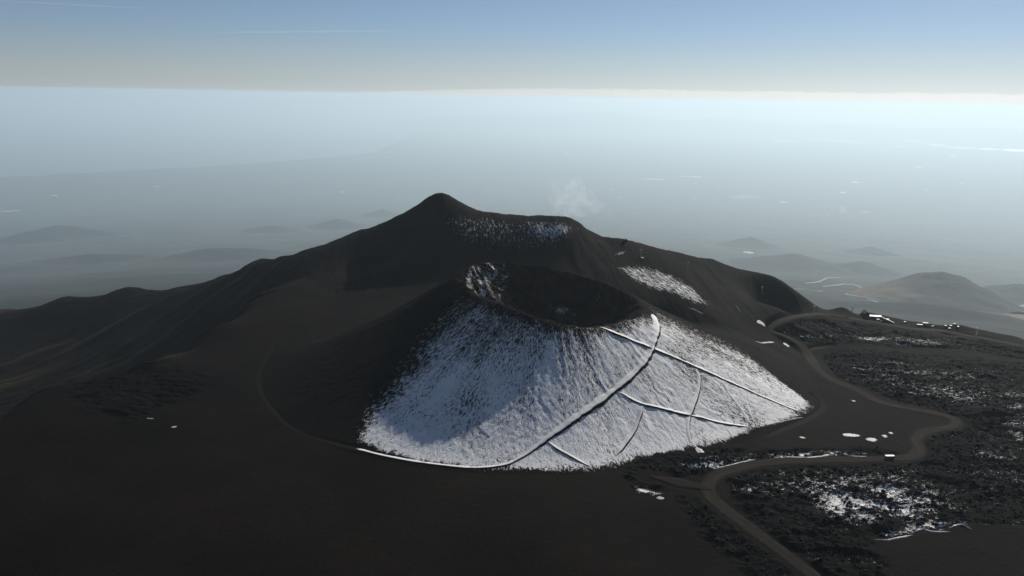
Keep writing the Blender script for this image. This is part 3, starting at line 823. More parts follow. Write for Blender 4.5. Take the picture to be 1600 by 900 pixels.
# snow banks lying along edges
def bank(label, px, width, height=0.7):
    P_ = resample(hits(px), 1.5); n = len(P_)
    P_[:, 2] = smooth1(ground_z(P_[:, 0], P_[:, 1]), 2)
    e = np.minimum(1, np.minimum(np.arange(n), np.arange(n)[::-1]) / 5.0 + 0.05)
    w = width * e * (0.75 + 0.7 * np.abs(fbm(np.arange(n) / 3.0, np.full(n, 5.0), 3, 121)))
    T = np.gradient(P_[:, :2], axis=0); T /= np.linalg.norm(T, axis=1)[:, None] + 1e-9
    N = np.stack([T[:, 1], -T[:, 0]], 1)
    cols = [(-0.62, -0.5), (-0.4, 0.3), (-0.1, 0.9), (0.2, 1.0), (0.42, 0.45), (0.62, -0.5)]
    V = []
    for c, hh in cols:
        jit = 0.25 * fbm(np.arange(n) / 2.0, np.full(n, c * 9), 2, 123)
        x = P_[:, 0] + N[:, 0] * w * (c + jit); y = P_[:, 1] + N[:, 1] * w * (c + jit)
        V.append(np.stack([x, y, ground_z(x, y) + (hh * height * e if hh > 0 else hh)], 1))
    V = np.stack(V, 1); m = len(cols); ii = np.arange(n * m).reshape(n, m)
    F = np.stack([ii[:-1, :-1].ravel(), ii[:-1, 1:].ravel(), ii[1:, 1:].ravel(), ii[1:, :-1].ravel()], 1)
    me = mesh_from('snow_bank', V.reshape(-1, 3), F, M_SNOW)
    return link('snow_bank', me, label=label, category='snow bank', group='snow banks')
bank('long ragged snow bank on the far side of the straight road', [(1206, 708), (1222, 713), (1250, 715), (1280, 714), (1299, 711)], 3.4)
bank('shorter snow bank between the long one and the parked bus', [(1306, 707), (1330, 713), (1362, 714)], 2.6)
bank('curved snow bank on the outside of the hairpin', [(1114, 733), (1140, 727), (1165, 721), (1182, 717)], 2.4)
bank('left piece of the wavy snow rim at lower right', [(1366, 841), (1385, 844), (1405, 840), (1427, 836)], 3.0)
bank('middle piece of the wavy snow rim at lower right', [(1425, 830), (1440, 825), (1460, 831), (1486, 831)], 2.6)
bank('right piece of the wavy snow rim at lower right', [(1483, 824), (1500, 821), (1519, 828)], 2.4)
bank('thin snow line between track end and cone foot at right', [(1183, 668), (1205, 663), (1235, 656), (1256, 652)], 1.6)
bank('snow strip under the lava bank at the upper bend', [(1180, 533), (1192, 536), (1210, 535)], 3.2)
bank('short snow streak on the ash right of the rim', [(1064, 506), (1070, 511), (1076, 515)], 1.8)
bank('faint snow streak below the ridge snowfield', [(1076, 481), (1086, 484), (1100, 490)], 2.0)
bank('thin slanting snow streak on the dark ridge', [(1149, 475), (1153, 481), (1158, 488)], 1.4)

# separate snow patches
def patch(label, u, v, wpx, hpx, seed, rot=0.0):
    c = hits([(u, v)])[0]
    rng = np.linalg.norm(c - CAM); sinb = max((CAM[2] - c[2]) / rng, 0.15)
    a = 0.5 * wpx * rng / F_PX; b = 0.5 * hpx * rng / F_PX / sinb
    nr, na = 7, 72
    rr = np.linspace(0, 1, nr); th = np.linspace(0, 2 * math.pi, na, endpoint=False)
    Rg, Tg = np.meshgrid(rr, th, indexing='ij')
    k = 0.95 + 0.6 * fbm(np.cos(Tg) * 1.3 + seed * 3.1, np.sin(Tg) * 1.3 + seed, 6, 131, 0.62)
    lx = Rg * k * a * np.cos(Tg); ly = Rg * k * b * np.sin(Tg)
    x = c[0] + lx * math.cos(rot) - ly * math.sin(rot); y = c[1] + lx * math.sin(rot) + ly * math.cos(rot)
    z = ground_z(x.ravel(), y.ravel()).reshape(x.shape) + np.where(Rg < 0.99, 0.06 + 0.22 * (1 - Rg ** 2), -0.3)
    ii = np.arange(nr * na).reshape(nr, na)
    F = np.stack([ii[:-1].ravel(), ii[1:].ravel(), np.roll(ii, -1, 1)[1:].ravel(), np.roll(ii, -1, 1)[:-1].ravel()], 1)
    me = mesh_from('snow_patch', np.stack([x.ravel(), y.ravel(), z.ravel()], 1), F, M_SNOW)
    link('snow_patch', me, label=label, category='snow patch', group='snow patches')
patch('ragged snow patch on the ash left of the smooth oval patch', 1328, 680, 26, 6, 1)
patch('smooth oval snow patch on the ash above the parked bus', 1363, 687, 18, 6, 2)
patch('small snow patch just right of the oval patch', 1382, 681, 8, 4, 3)
patch('tiny snow streak between oval patch and hairpin', 1392, 676, 7, 2.4, 4, -0.5)
patch('thin lone snow sliver on the ash below the cone foot', 1254, 684, 10, 2.6, 5, -0.4)
patch('round snow patch on dark lava under the cone edge', 1094, 704, 16, 6, 6)
patch('snow patch on ash left of the road hairpin', 1031, 779, 12, 5, 7, 0.3)
patch('forked snow patch beside the upper road bend', 1229, 539, 9, 3, 8)
patch('broken snow patch below the dark ridge by the road', 1189, 505, 16, 2.6, 9)
patch('small snow crescent alone on the plain at left', 272, 668, 8, 1.8, 10, 0.5)
patch('thin snow streak left of the lone crescent', 234, 654, 11, 0.9, 11)
patch('small snow fleck by the track of the ash plain at right', 1334, 626, 6, 2, 12)

# loose lava blocks on the flows
rng_ = np.random.default_rng(7)
cand = np.nonzero((lava > 0.85) & (X > 120) & (X < 560) & (Y > 430) & (Y < 1000) & (road_m < 0.002))[0]
pick = rng_.choice(cand, 5500, replace=False)
ico = bmesh.new(); bmesh.ops.create_icosphere(ico, subdivisions=1, radius=1.0)
iv = np.array([v.co[:] for v in ico.verts]); ifc = np.array([[v.index for v in f.verts] for f in ico.faces]); ico.free()
sz = 0.35 + 1.9 * rng_.random(len(pick)) ** 4
base = iv[None] * (0.65 + 0.7 * rng_.random((len(pick), len(iv), 1))) * sz[:, None, None] * np.stack([0.7 + 0.6 * rng_.random(len(pick)), 0.7 + 0.6 * rng_.random(len(pick)), 0.6 + 0.5 * rng_.random(len(pick))], 1)[:, None, :]
Vb = base + (V_ALL[pick] + np.stack([rng_.random(len(pick)) - .5, rng_.random(len(pick)) - .5, 0.15 * sz], 1))[:, None, :]
Fb = ifc[None] + (np.arange(len(pick)) * len(iv))[:, None, None]
me = mesh_from('lava_rubble', Vb.reshape(-1, 3), Fb.reshape(-1, 3), plain_mat('clinker', (0.004, 0.0036, 0.0035), 0.95, var=0.5, scale=0.3, spec=0.1), False)
link('lava_rubble', me, kind='stuff', label='loose black clinker blocks over the lava flow')

# ------------------------------------------------------------------ buildings, lift pylons, vehicles
def paint(name, color, rough=0.5, metal=0.0, var=0.08): return plain_mat(name, color, rough, metal, 0.4, var, 1.5)
M_WHITE = paint('white_painted_sheet', (0.78, 0.78, 0.76), 0.45)
M_DARK = paint('dark_weathered_wall', (0.05, 0.048, 0.046), 0.8, var=0.3)
M_GREY = paint('grey_concrete', (0.16, 0.155, 0.15), 0.85, var=0.25)
M_STEEL = paint('galvanised_steel', (0.34, 0.35, 0.36), 0.4, 0.7)
M_RUBBER = paint('black_rubber', (0.015, 0.015, 0.015), 0.9)
M_BODY = paint('shaded_side_paint', (0.055, 0.06, 0.075), 0.35)  # bus and van sides: their shade is put into this dark colour
M_RED = paint('dull_red_paint', (0.16, 0.045, 0.03), 0.5)
def glass_mat():
    m, nt, out = new_mat('window_glass'); g = NT(nt); g.bsdf(out, (0.02, 0.025, 0.03), 0.08, None, 0.6); return m
M_GLASS = glass_mat()
M_SHEETROOF = paint('snow_dusted_roof', (0.62, 0.62, 0.62), 0.55)

def shape(name, parent, mat, boxes=(), prisms=(), cyls=(), bevel=0.0):
    """one part: boxes (cx,cy,cz,sx,sy,sz), prisms (profile in x-z, y0, y1), cylinders (p0, p1, r0, r1, n)"""
    bm = bmesh.new()
    for cx, cy_, cz_, sx, sy, sz_ in boxes:
        r = bmesh.ops.create_cube(bm, size=1.0)
        for v in r['verts']: v.co = Vector((cx + v.co.x * sx, cy_ + v.co.y * sy, cz_ + v.co.z * sz_))
    for prof, y0, y1 in prisms:
        A = [bm.verts.new((x, y0, z)) for x, z in prof]; B = [bm.verts.new((x, y1, z)) for x, z in prof]
        n = len(prof)
        bm.faces.new(A); bm.faces.new(B[::-1])
        for i in range(n): bm.faces.new((A[i], B[i], B[(i + 1) % n], A[(i + 1) % n]))
    for p0, p1, r0, r1, n in cyls:
        p0 = Vector(p0); p1 = Vector(p1); d = (p1 - p0); q = d.to_track_quat('Z', 'Y')
        A = []; B = []
        for i in range(n):
            a = 2 * math.pi * i / n; o = Vector((math.cos(a), math.sin(a), 0))
            A.append(bm.verts.new(p0 + q @ (o * r0))); B.append(bm.verts.new(p1 + q @ (o * r1)))
        bm.faces.new(A[::-1]); bm.faces.new(B)
        for i in range(n): bm.faces.new((A[i], A[(i + 1) % n], B[(i + 1) % n], B[i]))
    bmesh.ops.recalc_face_normals(bm, faces=bm.faces)
    if bevel: bmesh.ops.bevel(bm, geom=list(bm.edges), offset=bevel, segments=1, affect='EDGES')
    me = bpy.data.meshes.new(name); bm.to_mesh(me); bm.free(); me.materials.append(mat)
    return link(name, me, parent)

def copy_tree(o, parent=None):
    c = o.copy(); COL.objects.link(c); c.parent = parent
    for ch in list(o.children): copy_tree(ch, c)
    return c

def spot(u, v):
    for dv in range(0, 24):
        h = hits([(u, v + dv)])
        if h and h[0][1] < 1420 and np.hypot(*h[0][:2]) < 1500: break
    p = h[0]; p[2] = ground_z(p[0], p[1])[0]; return p

# --- lift pylons: footing, tapered mast, cross arm, two sheave trains, ladder
def make_pylon():
    t = empty('lift_pylon', (0, 0, 0))
    shape('footing', t, M_GREY, boxes=[(0, 0, 0.1, 2.4, 2.4, 1.4)], bevel=0.1)
    m = shape('mast', t, M_STEEL, cyls=[((0, 0, 0.8), (0, 0, 11.2), 0.55, 0.36, 12)])
    shape('ladder', m, M_STEEL, boxes=[(-0.3, -0.72, 6, 0.07, 0.07, 10), (0.3, -0.72, 6, 0.07, 0.07, 10)] + [(0, -0.72, 1.4 + 0.6 * k, 0.6, 0.05, 0.05) for k in range(16)])
    shape('cross_arm', t, M_STEEL, boxes=[(0, 0, 11.4, 6.4, 0.5, 0.5)], bevel=0.05)
    for sgn in (-1, 1):
        s_ = shape('sheave_train', t, M_DARK, boxes=[(sgn * 3.0, 0, 11.05, 0.25, 3.4, 0.35)])
        for k in range(4):
            shape('sheave', s_, M_RUBBER, cyls=[((sgn * 3.0 - 0.12, -1.35 + 0.9 * k, 11.32), (sgn * 3.0 + 0.12, -1.35 + 0.9 * k, 11.32), 0.32, 0.32, 12)])
    shape('number_plate', t, M_WHITE, boxes=[(0, -0.45, 11.4, 1.5, 0.06, 1.0)])
    return t
pyl = make_pylon()
pylons = [((1271, 489), 0.5, 'lift pylon at the foot of the ridge where the road climbs'), ((1331, 489), 0.1, 'lift pylon on the brow left of the station'),
          ((1456, 521), 0.4, 'lift pylon in front of the two parked buses'), ((1525, 523), 0.4, 'lift pylon farthest right, beyond the parked vans'),
          ((1190, 459), 0.5, 'lift pylon halfway up the dark ridge slope'), ((1075, 421), 0.5, 'lift pylon high on the ridge under the skyline'),
          ((1001, 401), 0.5, 'lift pylon nearest the hut on the ridge')]
for i, (px, rz, lb) in enumerate(pylons):
    o = pyl if i == 0 else copy_tree(pyl)
    o.location = spot(*px); o.rotation_euler = (0, 0, rz); o.scale = (1, 1, 1.0)
    o['label'] = lb; o['category'] = 'pylon'; o['group'] = 'lift pylons'

# --- high-clearance tour bus
def make_bus(name='off_road_bus', length=8.6):
    L = length; t = empty(name, (0, 0, 0))
    prof = [(-L / 2, 1.15), (L / 2 - 0.1, 1.15), (L / 2, 2.0), (L / 2 - 0.45, 3.25), (-L / 2 + 0.05, 3.25)]
    b = shape('body', t, M_BODY, prisms=[(prof, -1.2, 1.2)], bevel=0.06)
    shape('roof', t, M_WHITE, prisms=[([(-L / 2 + 0.02, 3.24), (L / 2 - 0.45, 3.24), (L / 2 - 0.65, 3.46), (-L / 2 + 0.2, 3.46)], -1.22, 1.22)], bevel=0.04)
    shape('chassis', t, M_DARK, boxes=[(0, 0, 0.95, L - 0.4, 1.5, 0.4)])
    n = 5; ww = (L - 1.9) / n
    for sgn in (-1, 1):
        for k in range(n):
            shape('window', t, M_GLASS, boxes=[(-L / 2 + 0.55 + ww * (k + 0.5), sgn * 1.205, 2.6, ww - 0.14, 0.04, 0.85)])
        for wx in (-L / 2 + 1.6, L / 2 - 1.6):
            w_ = shape('wheel', t, M_RUBBER, cyls=[((wx, sgn * 0.78, 0.62), (wx, sgn * 1.16, 0.62), 0.62, 0.62, 18)], bevel=0.04)
            shape('rim', w_, M_STEEL, cyls=[((wx, sgn * 1.1, 0.62), (wx, sgn * 1.19, 0.62), 0.3, 0.26, 12)])
        shape('headlight', t, M_WHITE, boxes=[(L / 2 - 0.03, sgn * 0.85, 1.5, 0.1, 0.3, 0.22)])
    shape('windscreen', t, M_GLASS, prisms=[([(L / 2 - 0.03, 2.12), (L / 2 + 0.03, 2.12), (L / 2 - 0.30, 3.05), (L / 2 - 0.37, 3.05)], -1.05, 1.05)])
    return t
bus = make_bus()
buses = [((1390, 717), 0.06, 'white-roofed off-road bus alone on the dirt road by the lava'), ((1437, 510), -0.25, 'left of the two white-roofed buses parked side by side'),
         ((1446, 508), -0.30, 'right of the two white-roofed buses parked side by side')]
for i, (px, rz, lb) in enumerate(buses):
    o = bus if i == 0 else copy_tree(bus)
    o.location = spot(*px) + np.array([0, 0, 0.15]); o.rotation_euler = (0, 0, rz); o['label'] = lb; o['category'] = 'bus'; o['group'] = 'off-road buses'

def make_van():
    L = 5.2; t = empty('parked_van', (0, 0, 0))
    prof = [(-L / 2, 0.5), (L / 2, 0.5), (L / 2, 1.15), (L / 2 - 0.9, 1.35), (L / 2 - 1.5, 2.25), (-L / 2 + 0.05, 2.25)]
    shape('body', t, M_BODY, prisms=[(prof, -0.95, 0.95)], bevel=0.06)
    shape('roof', t, M_WHITE, prisms=[([(-L / 2 + 0.04, 2.245), (L / 2 - 1.5, 2.245), (L / 2 - 1.65, 2.4), (-L / 2 + 0.15, 2.4)], -0.93, 0.93)], bevel=0.03)
    shape('windscreen', t, M_GLASS, prisms=[([(L / 2 - 0.93, 1.42), (L / 2 - 0.87, 1.42), (L / 2 - 1.45, 2.18), (L / 2 - 1.52, 2.18)], -0.82, 0.82)])
    for sgn in (-1, 1):
        for k in range(2): shape('window', t, M_GLASS, boxes=[(-1.5 + 1.55 * k, sgn * 0.955, 1.75, 1.35, 0.03, 0.6)])
        for wx in (-1.55, 1.6):
            w_ = shape('wheel', t, M_RUBBER, cyls=[((wx, sgn * 0.68, 0.38), (wx, sgn * 0.93, 0.38), 0.38, 0.38, 16)])
            shape('rim', w_, M_STEEL, cyls=[((wx, sgn * 0.9, 0.38), (wx, sgn * 0.95, 0.38), 0.2, 0.18, 10)])
        shape('headlight', t, M_WHITE, boxes=[(L / 2 - 0.01, sgn * 0.65, 0.92, 0.06, 0.28, 0.18)])
    return t
van = make_van()
vans = [((1478, 511), 0.1, 'left of the two bright-roofed vans parked side by side'), ((1486, 511), 0.1, 'right of the two bright-roofed vans parked side by side'),
        ((1484, 515), -0.1, 'van parked nearest, in front of the bright-roofed pair'), ((1492, 507), 0.2, 'van parked farthest back near the brow'),
        ((1497, 512), 0.9, 'van parked rightmost of the group'), ((1414, 505), 0.5, 'lone van between the station and the two buses')]
for i, (px, rz, lb) in enumerate(vans):
    o = van if i == 0 else copy_tree(van)
    o.location = spot(*px) + np.array([0, 0, 0.15]); o.rotation_euler = (0, 0, rz); o['label'] = lb; o['category'] = 'van'; o['group'] = 'parked vans'

# --- the lift station: tall dark gable hall, long low wing with pale roof, sloping right wing
def make_station():
    t = empty('lift_station', (0, 0, 0), label='low lift station with pale roofs and a tall dark gable at left', category='building')
    def gable(x0, x1, y0, y1, zw, zr, roofmat, wallmat, ax='x', ov=0.5):
        if ax == 'y':     # ridge along y
            xm = (x0 + x1) / 2
            shape('wall', t, wallmat, prisms=[([(x0, -6), (x1, -6), (x1, zw), (xm, zr), (x0, zw)], y0, y1)])
            for sgn in (-1, 1):
                xe = x0 - ov if sgn < 0 else x1 + ov
                ze = zw - (zr - zw) / ((x1 - x0) / 2) * ov
                shape('roof', t, roofmat, prisms=[([(xm, zr + 0.05), (xe, ze + 0.05), (xe, ze + 0.4), (xm, zr + 0.4)], y0 - ov, y1 + ov)])
        else:             # single slope falling towards -y (to the viewer)
            r = bmesh.new(); r.free()
            shape('wall', t, wallmat, boxes=[((x0 + x1) / 2, (y0 + y1) / 2, zw / 2 - 3, x1 - x0, y1 - y0, zw + 6)])
            o = shape('roof', t, roofmat, boxes=[(0, 0, 0, x1 - x0 + 2 * ov, (y1 - y0) * 1.05 + 2 * ov, 0.35)])
            o.location = ((x0 + x1) / 2, (y0 + y1) / 2, (zw + zr) / 2 + 0.25); o.rotation_euler = (math.atan2(zr - zw, y1 - y0), 0, 0)
    gable(-22, -15, 0, 16, 8.5, 11.5, M_DARK, M_DARK, 'y')
    gable(-14.6, 3.5, 2, 8, 4.6, 5.2, M_SHEETROOF, M_DARK)
    for k in range(6): shape('window', t, M_GLASS, boxes=[(-12.6 + 2.9 * k, 1.93, 2.6, 1.7, 0.1, 1.5)])
    shape('door', t, M_RED, boxes=[(-18.5, -0.06, 1.6, 2.6, 0.1, 3.2)])
    # right wing whose roof falls with the ground
    shape('wall', t, M_DARK, prisms=[([(3.9, -8), (20, -8), (20, -2.2), (3.9, 4.6)], -4.0, 0.5)])
    shape('roof', t, M_SHEETROOF, prisms=[([(3.6, 4.75), (20.6, -2.4), (20.6, -2.05), (3.6, 5.1)], -4.5, 1.0)])
    for k in range(4): shape('window', t, M_GLASS, boxes=[(6.0 + 3.4 * k, -4.03, 1.2 - 1.45 * k, 1.5, 0.1, 1.1)])
    shape('wall', t, M_GREY, boxes=[(12.0, 6, -2.2, 7, 4, 5.6)]); shape('roof', t, M_SHEETROOF, boxes=[(12.0, 6, 0.78, 7.6, 4.6, 0.3)])
    shape('terrace', t, M_GREY, boxes=[(-5, -2.0, -1.4, 17, 6, 2.6)])
    shape('canopy', t, M_SHEETROOF, boxes=[(-3.4, -3.6, 2.4, 4.4, 3.0, 0.22), (-5.4, -4.9, 0.9, 0.18, 0.18, 3.0), (-1.4, -4.9, 0.9, 0.18, 0.18, 3.0)])
    for x_ in (-15.5, -10, -6): shape('flue', t, M_STEEL, cyls=[((x_ + 2, 9, 5), (x_ + 2, 9, 8.2), 0.25, 0.25, 10)])
    shape('boom', t, M_STEEL, cyls=[((-15.5, 6, 10.0), (-9.0, 5, 6.2), 0.28, 0.28, 8)])
    return t
stn = make_station(); p = spot(1374, 501); stn.location = p + np.array([0, 0, 0.8]); stn.rotation_euler = (0, 0, -0.12)

def make_hut(name, label, px, w, d, h, wall, roofm, rz=0.0):
    t = empty(name, spot(*px) - np.array([0, 0, 0.3]), rz, label=label, category='hut')
    shape('wall', t, wall, boxes=[(0, 0, h / 2, w, d, h)])
    r = shape('roof', t, roofm, prisms=[([(-w / 2 - 0.4, h + 0.02), (w / 2 + 0.4, h + 0.02), (w / 2 + 0.4, h + 0.2), (0, h + 0.2 + w * 0.16), (-w / 2 - 0.4, h + 0.2)], -d / 2 - 0.4, d / 2 + 0.4)])
    shape('chimney', r, M_GREY, boxes=[(w * 0.25, 0, h + 0.8, 0.5, 0.5, 1.3)])
    dr = shape('door', t, M_RED, boxes=[(-w * 0.2, -d / 2 - 0.03, 1.05, 0.95, 0.08, 2.05)])
    shape('handle', dr, M_STEEL, boxes=[(-w * 0.2 + 0.35, -d / 2 - 0.1, 1.05, 0.14, 0.06, 0.06)])
    shape('window', t, M_GLASS, boxes=[(w * 0.22, -d / 2 - 0.03, 1.6, 1.1, 0.08, 0.9)])
make_hut('hut', 'small dark hut standing on the ridge skyline', (977, 378), 5.2, 5.0, 4.6, M_DARK, M_DARK, 0.3)
make_hut('hut', 'small pale-roofed hut under the skyline of the ridge', (1004, 404), 3.6, 3.0, 2.2, M_GREY, M_SHEETROOF, 0.2)

# summit cairn with a pole
p = at_y(686, 302, 1300); p[2] = ground_z(p[0], p[1])[0]
cairn = empty('summit_cairn', p, 0.0, label='stone cairn with a thin pole on the mountain summit', category='cairn')
random.seed(4)
for k in range(9):
    a = k * 2.4; rr_ = 0.9 * (1 - k / 10)
    s_ = shape('stone', cairn, M_GREY, boxes=[(math.cos(a) * rr_, math.sin(a) * rr_, 0.3 + 0.2 * k, 1.1 - 0.06 * k, 0.9 - 0.05 * k, 0.6)], bevel=0.12)
shape('pole', cairn, M_STEEL, cyls=[((0, 0, 1), (0, 0, 5.2), 0.07, 0.05, 8)])

# pale roads winding over the lower slopes
def far_road(label, px, w):
    P_ = resample(fhit(px), 40.0); P_[:, 2] = smooth1(z_flank(P_[:, 0], P_[:, 1]), 2) + 8.0
    return ribbon('road', P_, [-w / 2 - 6, -w / 2, 0, w / 2, w / 2 + 6], [-14.0, 0.0, 0.3, 0.0, -14.0], M_PALE, kind='structure', label=label)
M_PALE = paint('pale_dusty_asphalt', (0.26, 0.255, 0.245), 0.8, var=0.2)
far_road('upper pale loop of the winding road', [(1316, 431), (1325, 428), (1345, 428), (1365, 431), (1385, 432)], 10.5)
far_road('middle pale loop of the winding road', [(1258, 443), (1275, 441), (1290, 435), (1310, 434), (1330, 436)], 10.5)
far_road('lower pale loop of the winding road', [(1285, 448), (1305, 446), (1330, 445), (1340, 447), (1346, 450)], 10.5)
far_road('pale road leaving the ridge foot to the right', [(1240, 452), (1255, 453), (1272, 455), (1285, 456)], 15)
far_road('pale road slanting down toward the plateau brow', [(1322, 460), (1338, 463), (1357, 466), (1375, 470)], 15)
far_road('short pale road nearest the station brow', [(1356, 469), (1368, 472), (1382, 475)], 13.5)
far_road('pale road crossing ochre ground at far right', [(1560, 484), (1580, 480), (1600, 477), (1630, 473)], 16.5)
far_road('pale forked road on the far right hillside', [(1588, 455), (1594, 461), (1600, 470)], 12)

# sheets of greenhouses and water on the far plain, their glint painted pale
rg = np.random.default_rng(3); Vf = []; Ff = []
sheets = [(1040, 197, 95, 2.2), (1205, 210, 40, 1.6), (1230, 221, 50, 2), (1290, 219, 60, 2), (1330, 222, 50, 2.4), (1395, 215, 35, 1.8), (1405, 229, 14, 2.2), (1425, 221, 30, 2),
          (1465, 227, 22, 3.2), (1500, 231, 36, 2.2), (1545, 233, 28, 2), (1590, 235, 36, 3), (1378, 237, 8, 2), (1435, 262, 8, 2), (1490, 243, 8, 2.4), (1336, 285, 10, 2), (1317, 301, 9, 2.2),
          (975, 213, 28, 1.6), (885, 239, 8, 2), (1080, 276, 40, 1.6), (1020, 280, 40, 1.6), (1170, 396, 18, 3), (1366, 425, 8, 3), (1225, 316, 16, 1.6), (86, 306, 9, 2), (16, 330, 24, 1.6),
          (245, 292, 12, 1.6), (535, 300, 10, 1.4), (605, 238, 8, 1.4)] + [(rg.uniform(700, 1600), rg.uniform(205, 345), rg.uniform(2, 7), rg.uniform(0.7, 1.2)) for _ in range(14)]
for u, v, w, h in sheets:
    c = fhit([(u, v)], t1=260000.0)
    if len(c) == 0: continue
    c = c[0]; rng = np.linalg.norm(c - CAM); a = w * 0.5 * rng / F_PX; b = h * 0.5 * rng / F_PX / ((CAM_Z - c[2]) / rng)
    n = 12; th = np.linspace(0, 2 * math.pi, n, endpoint=False); k = 0.7 + 0.5 * rg.random(n)
    az = math.atan2(c[0], c[1]); lx = a * k * np.cos(th); ly = b * k * np.sin(th)
    x = c[0] + lx * math.cos(az) + ly * math.sin(az); y = c[1] - lx * math.sin(az) + ly * math.cos(az)
    i0 = len(Vf); zz = float(z_flank(x, y).max()) + 6
    Vf += [(xx, yy, zz) for xx, yy in zip(x, y)]; Ff.append([i0 + j for j in range(n)][::-1])
me = bpy.data.meshes.new('farm_fields'); me.from_pydata(Vf, [], Ff); me.update(); me.materials.append(paint('greenhouse_glint', (0.38, 0.38, 0.37), 0.35))
link('farm_fields', me, kind='stuff', label='scattered greenhouse fields with painted pale glint on the far plain')

# ------------------------------------------------------------------ air: haze, smoke, clouds
def volume_mat(name, color, density, g_, noise_scale=None, lo=0.45, hi=0.7):
    m, nt, out = new_mat(name); g = NT(nt)
    v = g.node('ShaderNodeVolumePrincipled'); v.inputs['Color'].default_value = (*color, 1); v.inputs['Anisotropy'].default_value = g_
    if noise_scale is None: v.inputs['Density'].default_value = density
    else:
        n = g.noise(g.coord(), noise_scale, 4, 0.6, 0.3)
        g.link(g.math('MULTIPLY', g.mrange(n, lo, hi), density), v.inputs['Density'])
    g.link(v.outputs[0], out.inputs['Volume'])
    return m
hz = bpy.data.meshes.new('haze')
bm = bmesh.new(); r = bmesh.ops.create_cube(bm, size=1.0)
x0, x1, y0, y1, z0, z1 = -420000, 420000, -6000, 420000, ZSEA - 30.0, CAM_Z + 100.0
for v in r['verts']: v.co = Vector(((x0 + x1) / 2 + v.co.x * (x1 - x0), (y0 + y1) / 2 + v.co.y * (y1 - y0), (z0 + z1) / 2 + v.co.z * (z1 - z0)))
bm.to_mesh(hz); bm.free()
hz.materials.append(volume_mat('haze_air', HAZE_COLOR, HAZE_DENSITY, HAZE_G))
link('haze', hz, kind='stuff', label='pale even haze over the whole lowland')

def smoke(label, px, radii_px, seed):
    """a plume along pixel points on the far ground; first point is the source"""
    src = fhit([px[0]])[0]; dist = np.linalg.norm(src - CAM); dirY = src[1]
    pts = [at_y(u, v, dirY + 40 * i) for i, (u, v) in enumerate(px)]
    pts = resample(np.array(pts), 30.0)
    rad = np.interp(np.linspace(0, 1, len(pts)), np.linspace(0, 1, len(radii_px)), radii_px) * dist / F_PX
    na = 20; a = np.linspace(0, 2 * math.pi, na, endpoint=False)
    V = []
    T = np.gradient(pts, axis=0); T /= np.linalg.norm(T, axis=1)[:, None] + 1e-9
    for i, (p_, r0) in enumerate(zip(pts, rad)):
        n1_ = np.cross(T[i], [0, 1, 0]); n1_ /= np.linalg.norm(n1_) + 1e-9; n2_ = np.cross(n1_, T[i])
        k = 1 + 0.45 * fbm(np.cos(a) * 1.3 + i * 0.22, np.sin(a) * 1.3 + seed, 3, seed)
        V.append(p_[None] + (np.cos(a)[:, None] * n1_ + np.sin(a)[:, None] * n2_) * (r0 * k)[:, None])
    n = len(V); V = np.concatenate(V); ii = np.arange(n * na).reshape(n, na)
    F = np.stack([ii[:-1].ravel(), np.roll(ii, -1, 1)[:-1].ravel(), np.roll(ii, -1, 1)[1:].ravel(), ii[1:].ravel()], 1)
    V = np.vstack([V, pts[0], pts[-1]]); c0, c1 = n * na, n * na + 1
    caps = [[c0, ii[0, (j + 1) % na], ii[0, j], c0] for j in range(na)] + [[c1, ii[-1, j], ii[-1, (j + 1) % na], c1] for j in range(na)]
    me = bpy.data.meshes.new('smoke')
    me.from_pydata(V.tolist(), [], [list(f) for f in F] + [c[:3] for c in caps]); me.update()
    b2 = bmesh.new(); b2.from_mesh(me); bmesh.ops.recalc_face_normals(b2, faces=b2.faces); b2.to_mesh(me); b2.free()
    rm = rad.max()
    me.materials.append(volume_mat('pale_smoke', (1.0, 1.0, 1.0), 0.5 / rm, 0.5, 2.4 / rm, 0.40, 0.78))
    link('smoke', me, kind='stuff', label=label)
smoke('largest pale smoke plume drifting left behind the mountain shoulder', [(965, 341), (958, 334), (945, 326), (925, 320), (900, 314), (878, 304), (862, 296), (848, 290)], [1.0, 6, 11, 19, 28, 32, 30, 16, 2], 3)
smoke('thin smoke wisp drifting left over the plain', [(1196, 312), (1188, 308), (1172, 308), (1140, 309)], [0.6, 3, 3.5, 4, 0.5], 5)
smoke('left of two small smoke puffs at right', [(1322, 334), (1319, 329), (1310, 328)], [1, 5, 6, 1], 7)
smoke('right of two small smoke puffs at right', [(1361, 334), (1356, 331), (1346, 332)], [0.6, 3, 3.5, .5], 9)

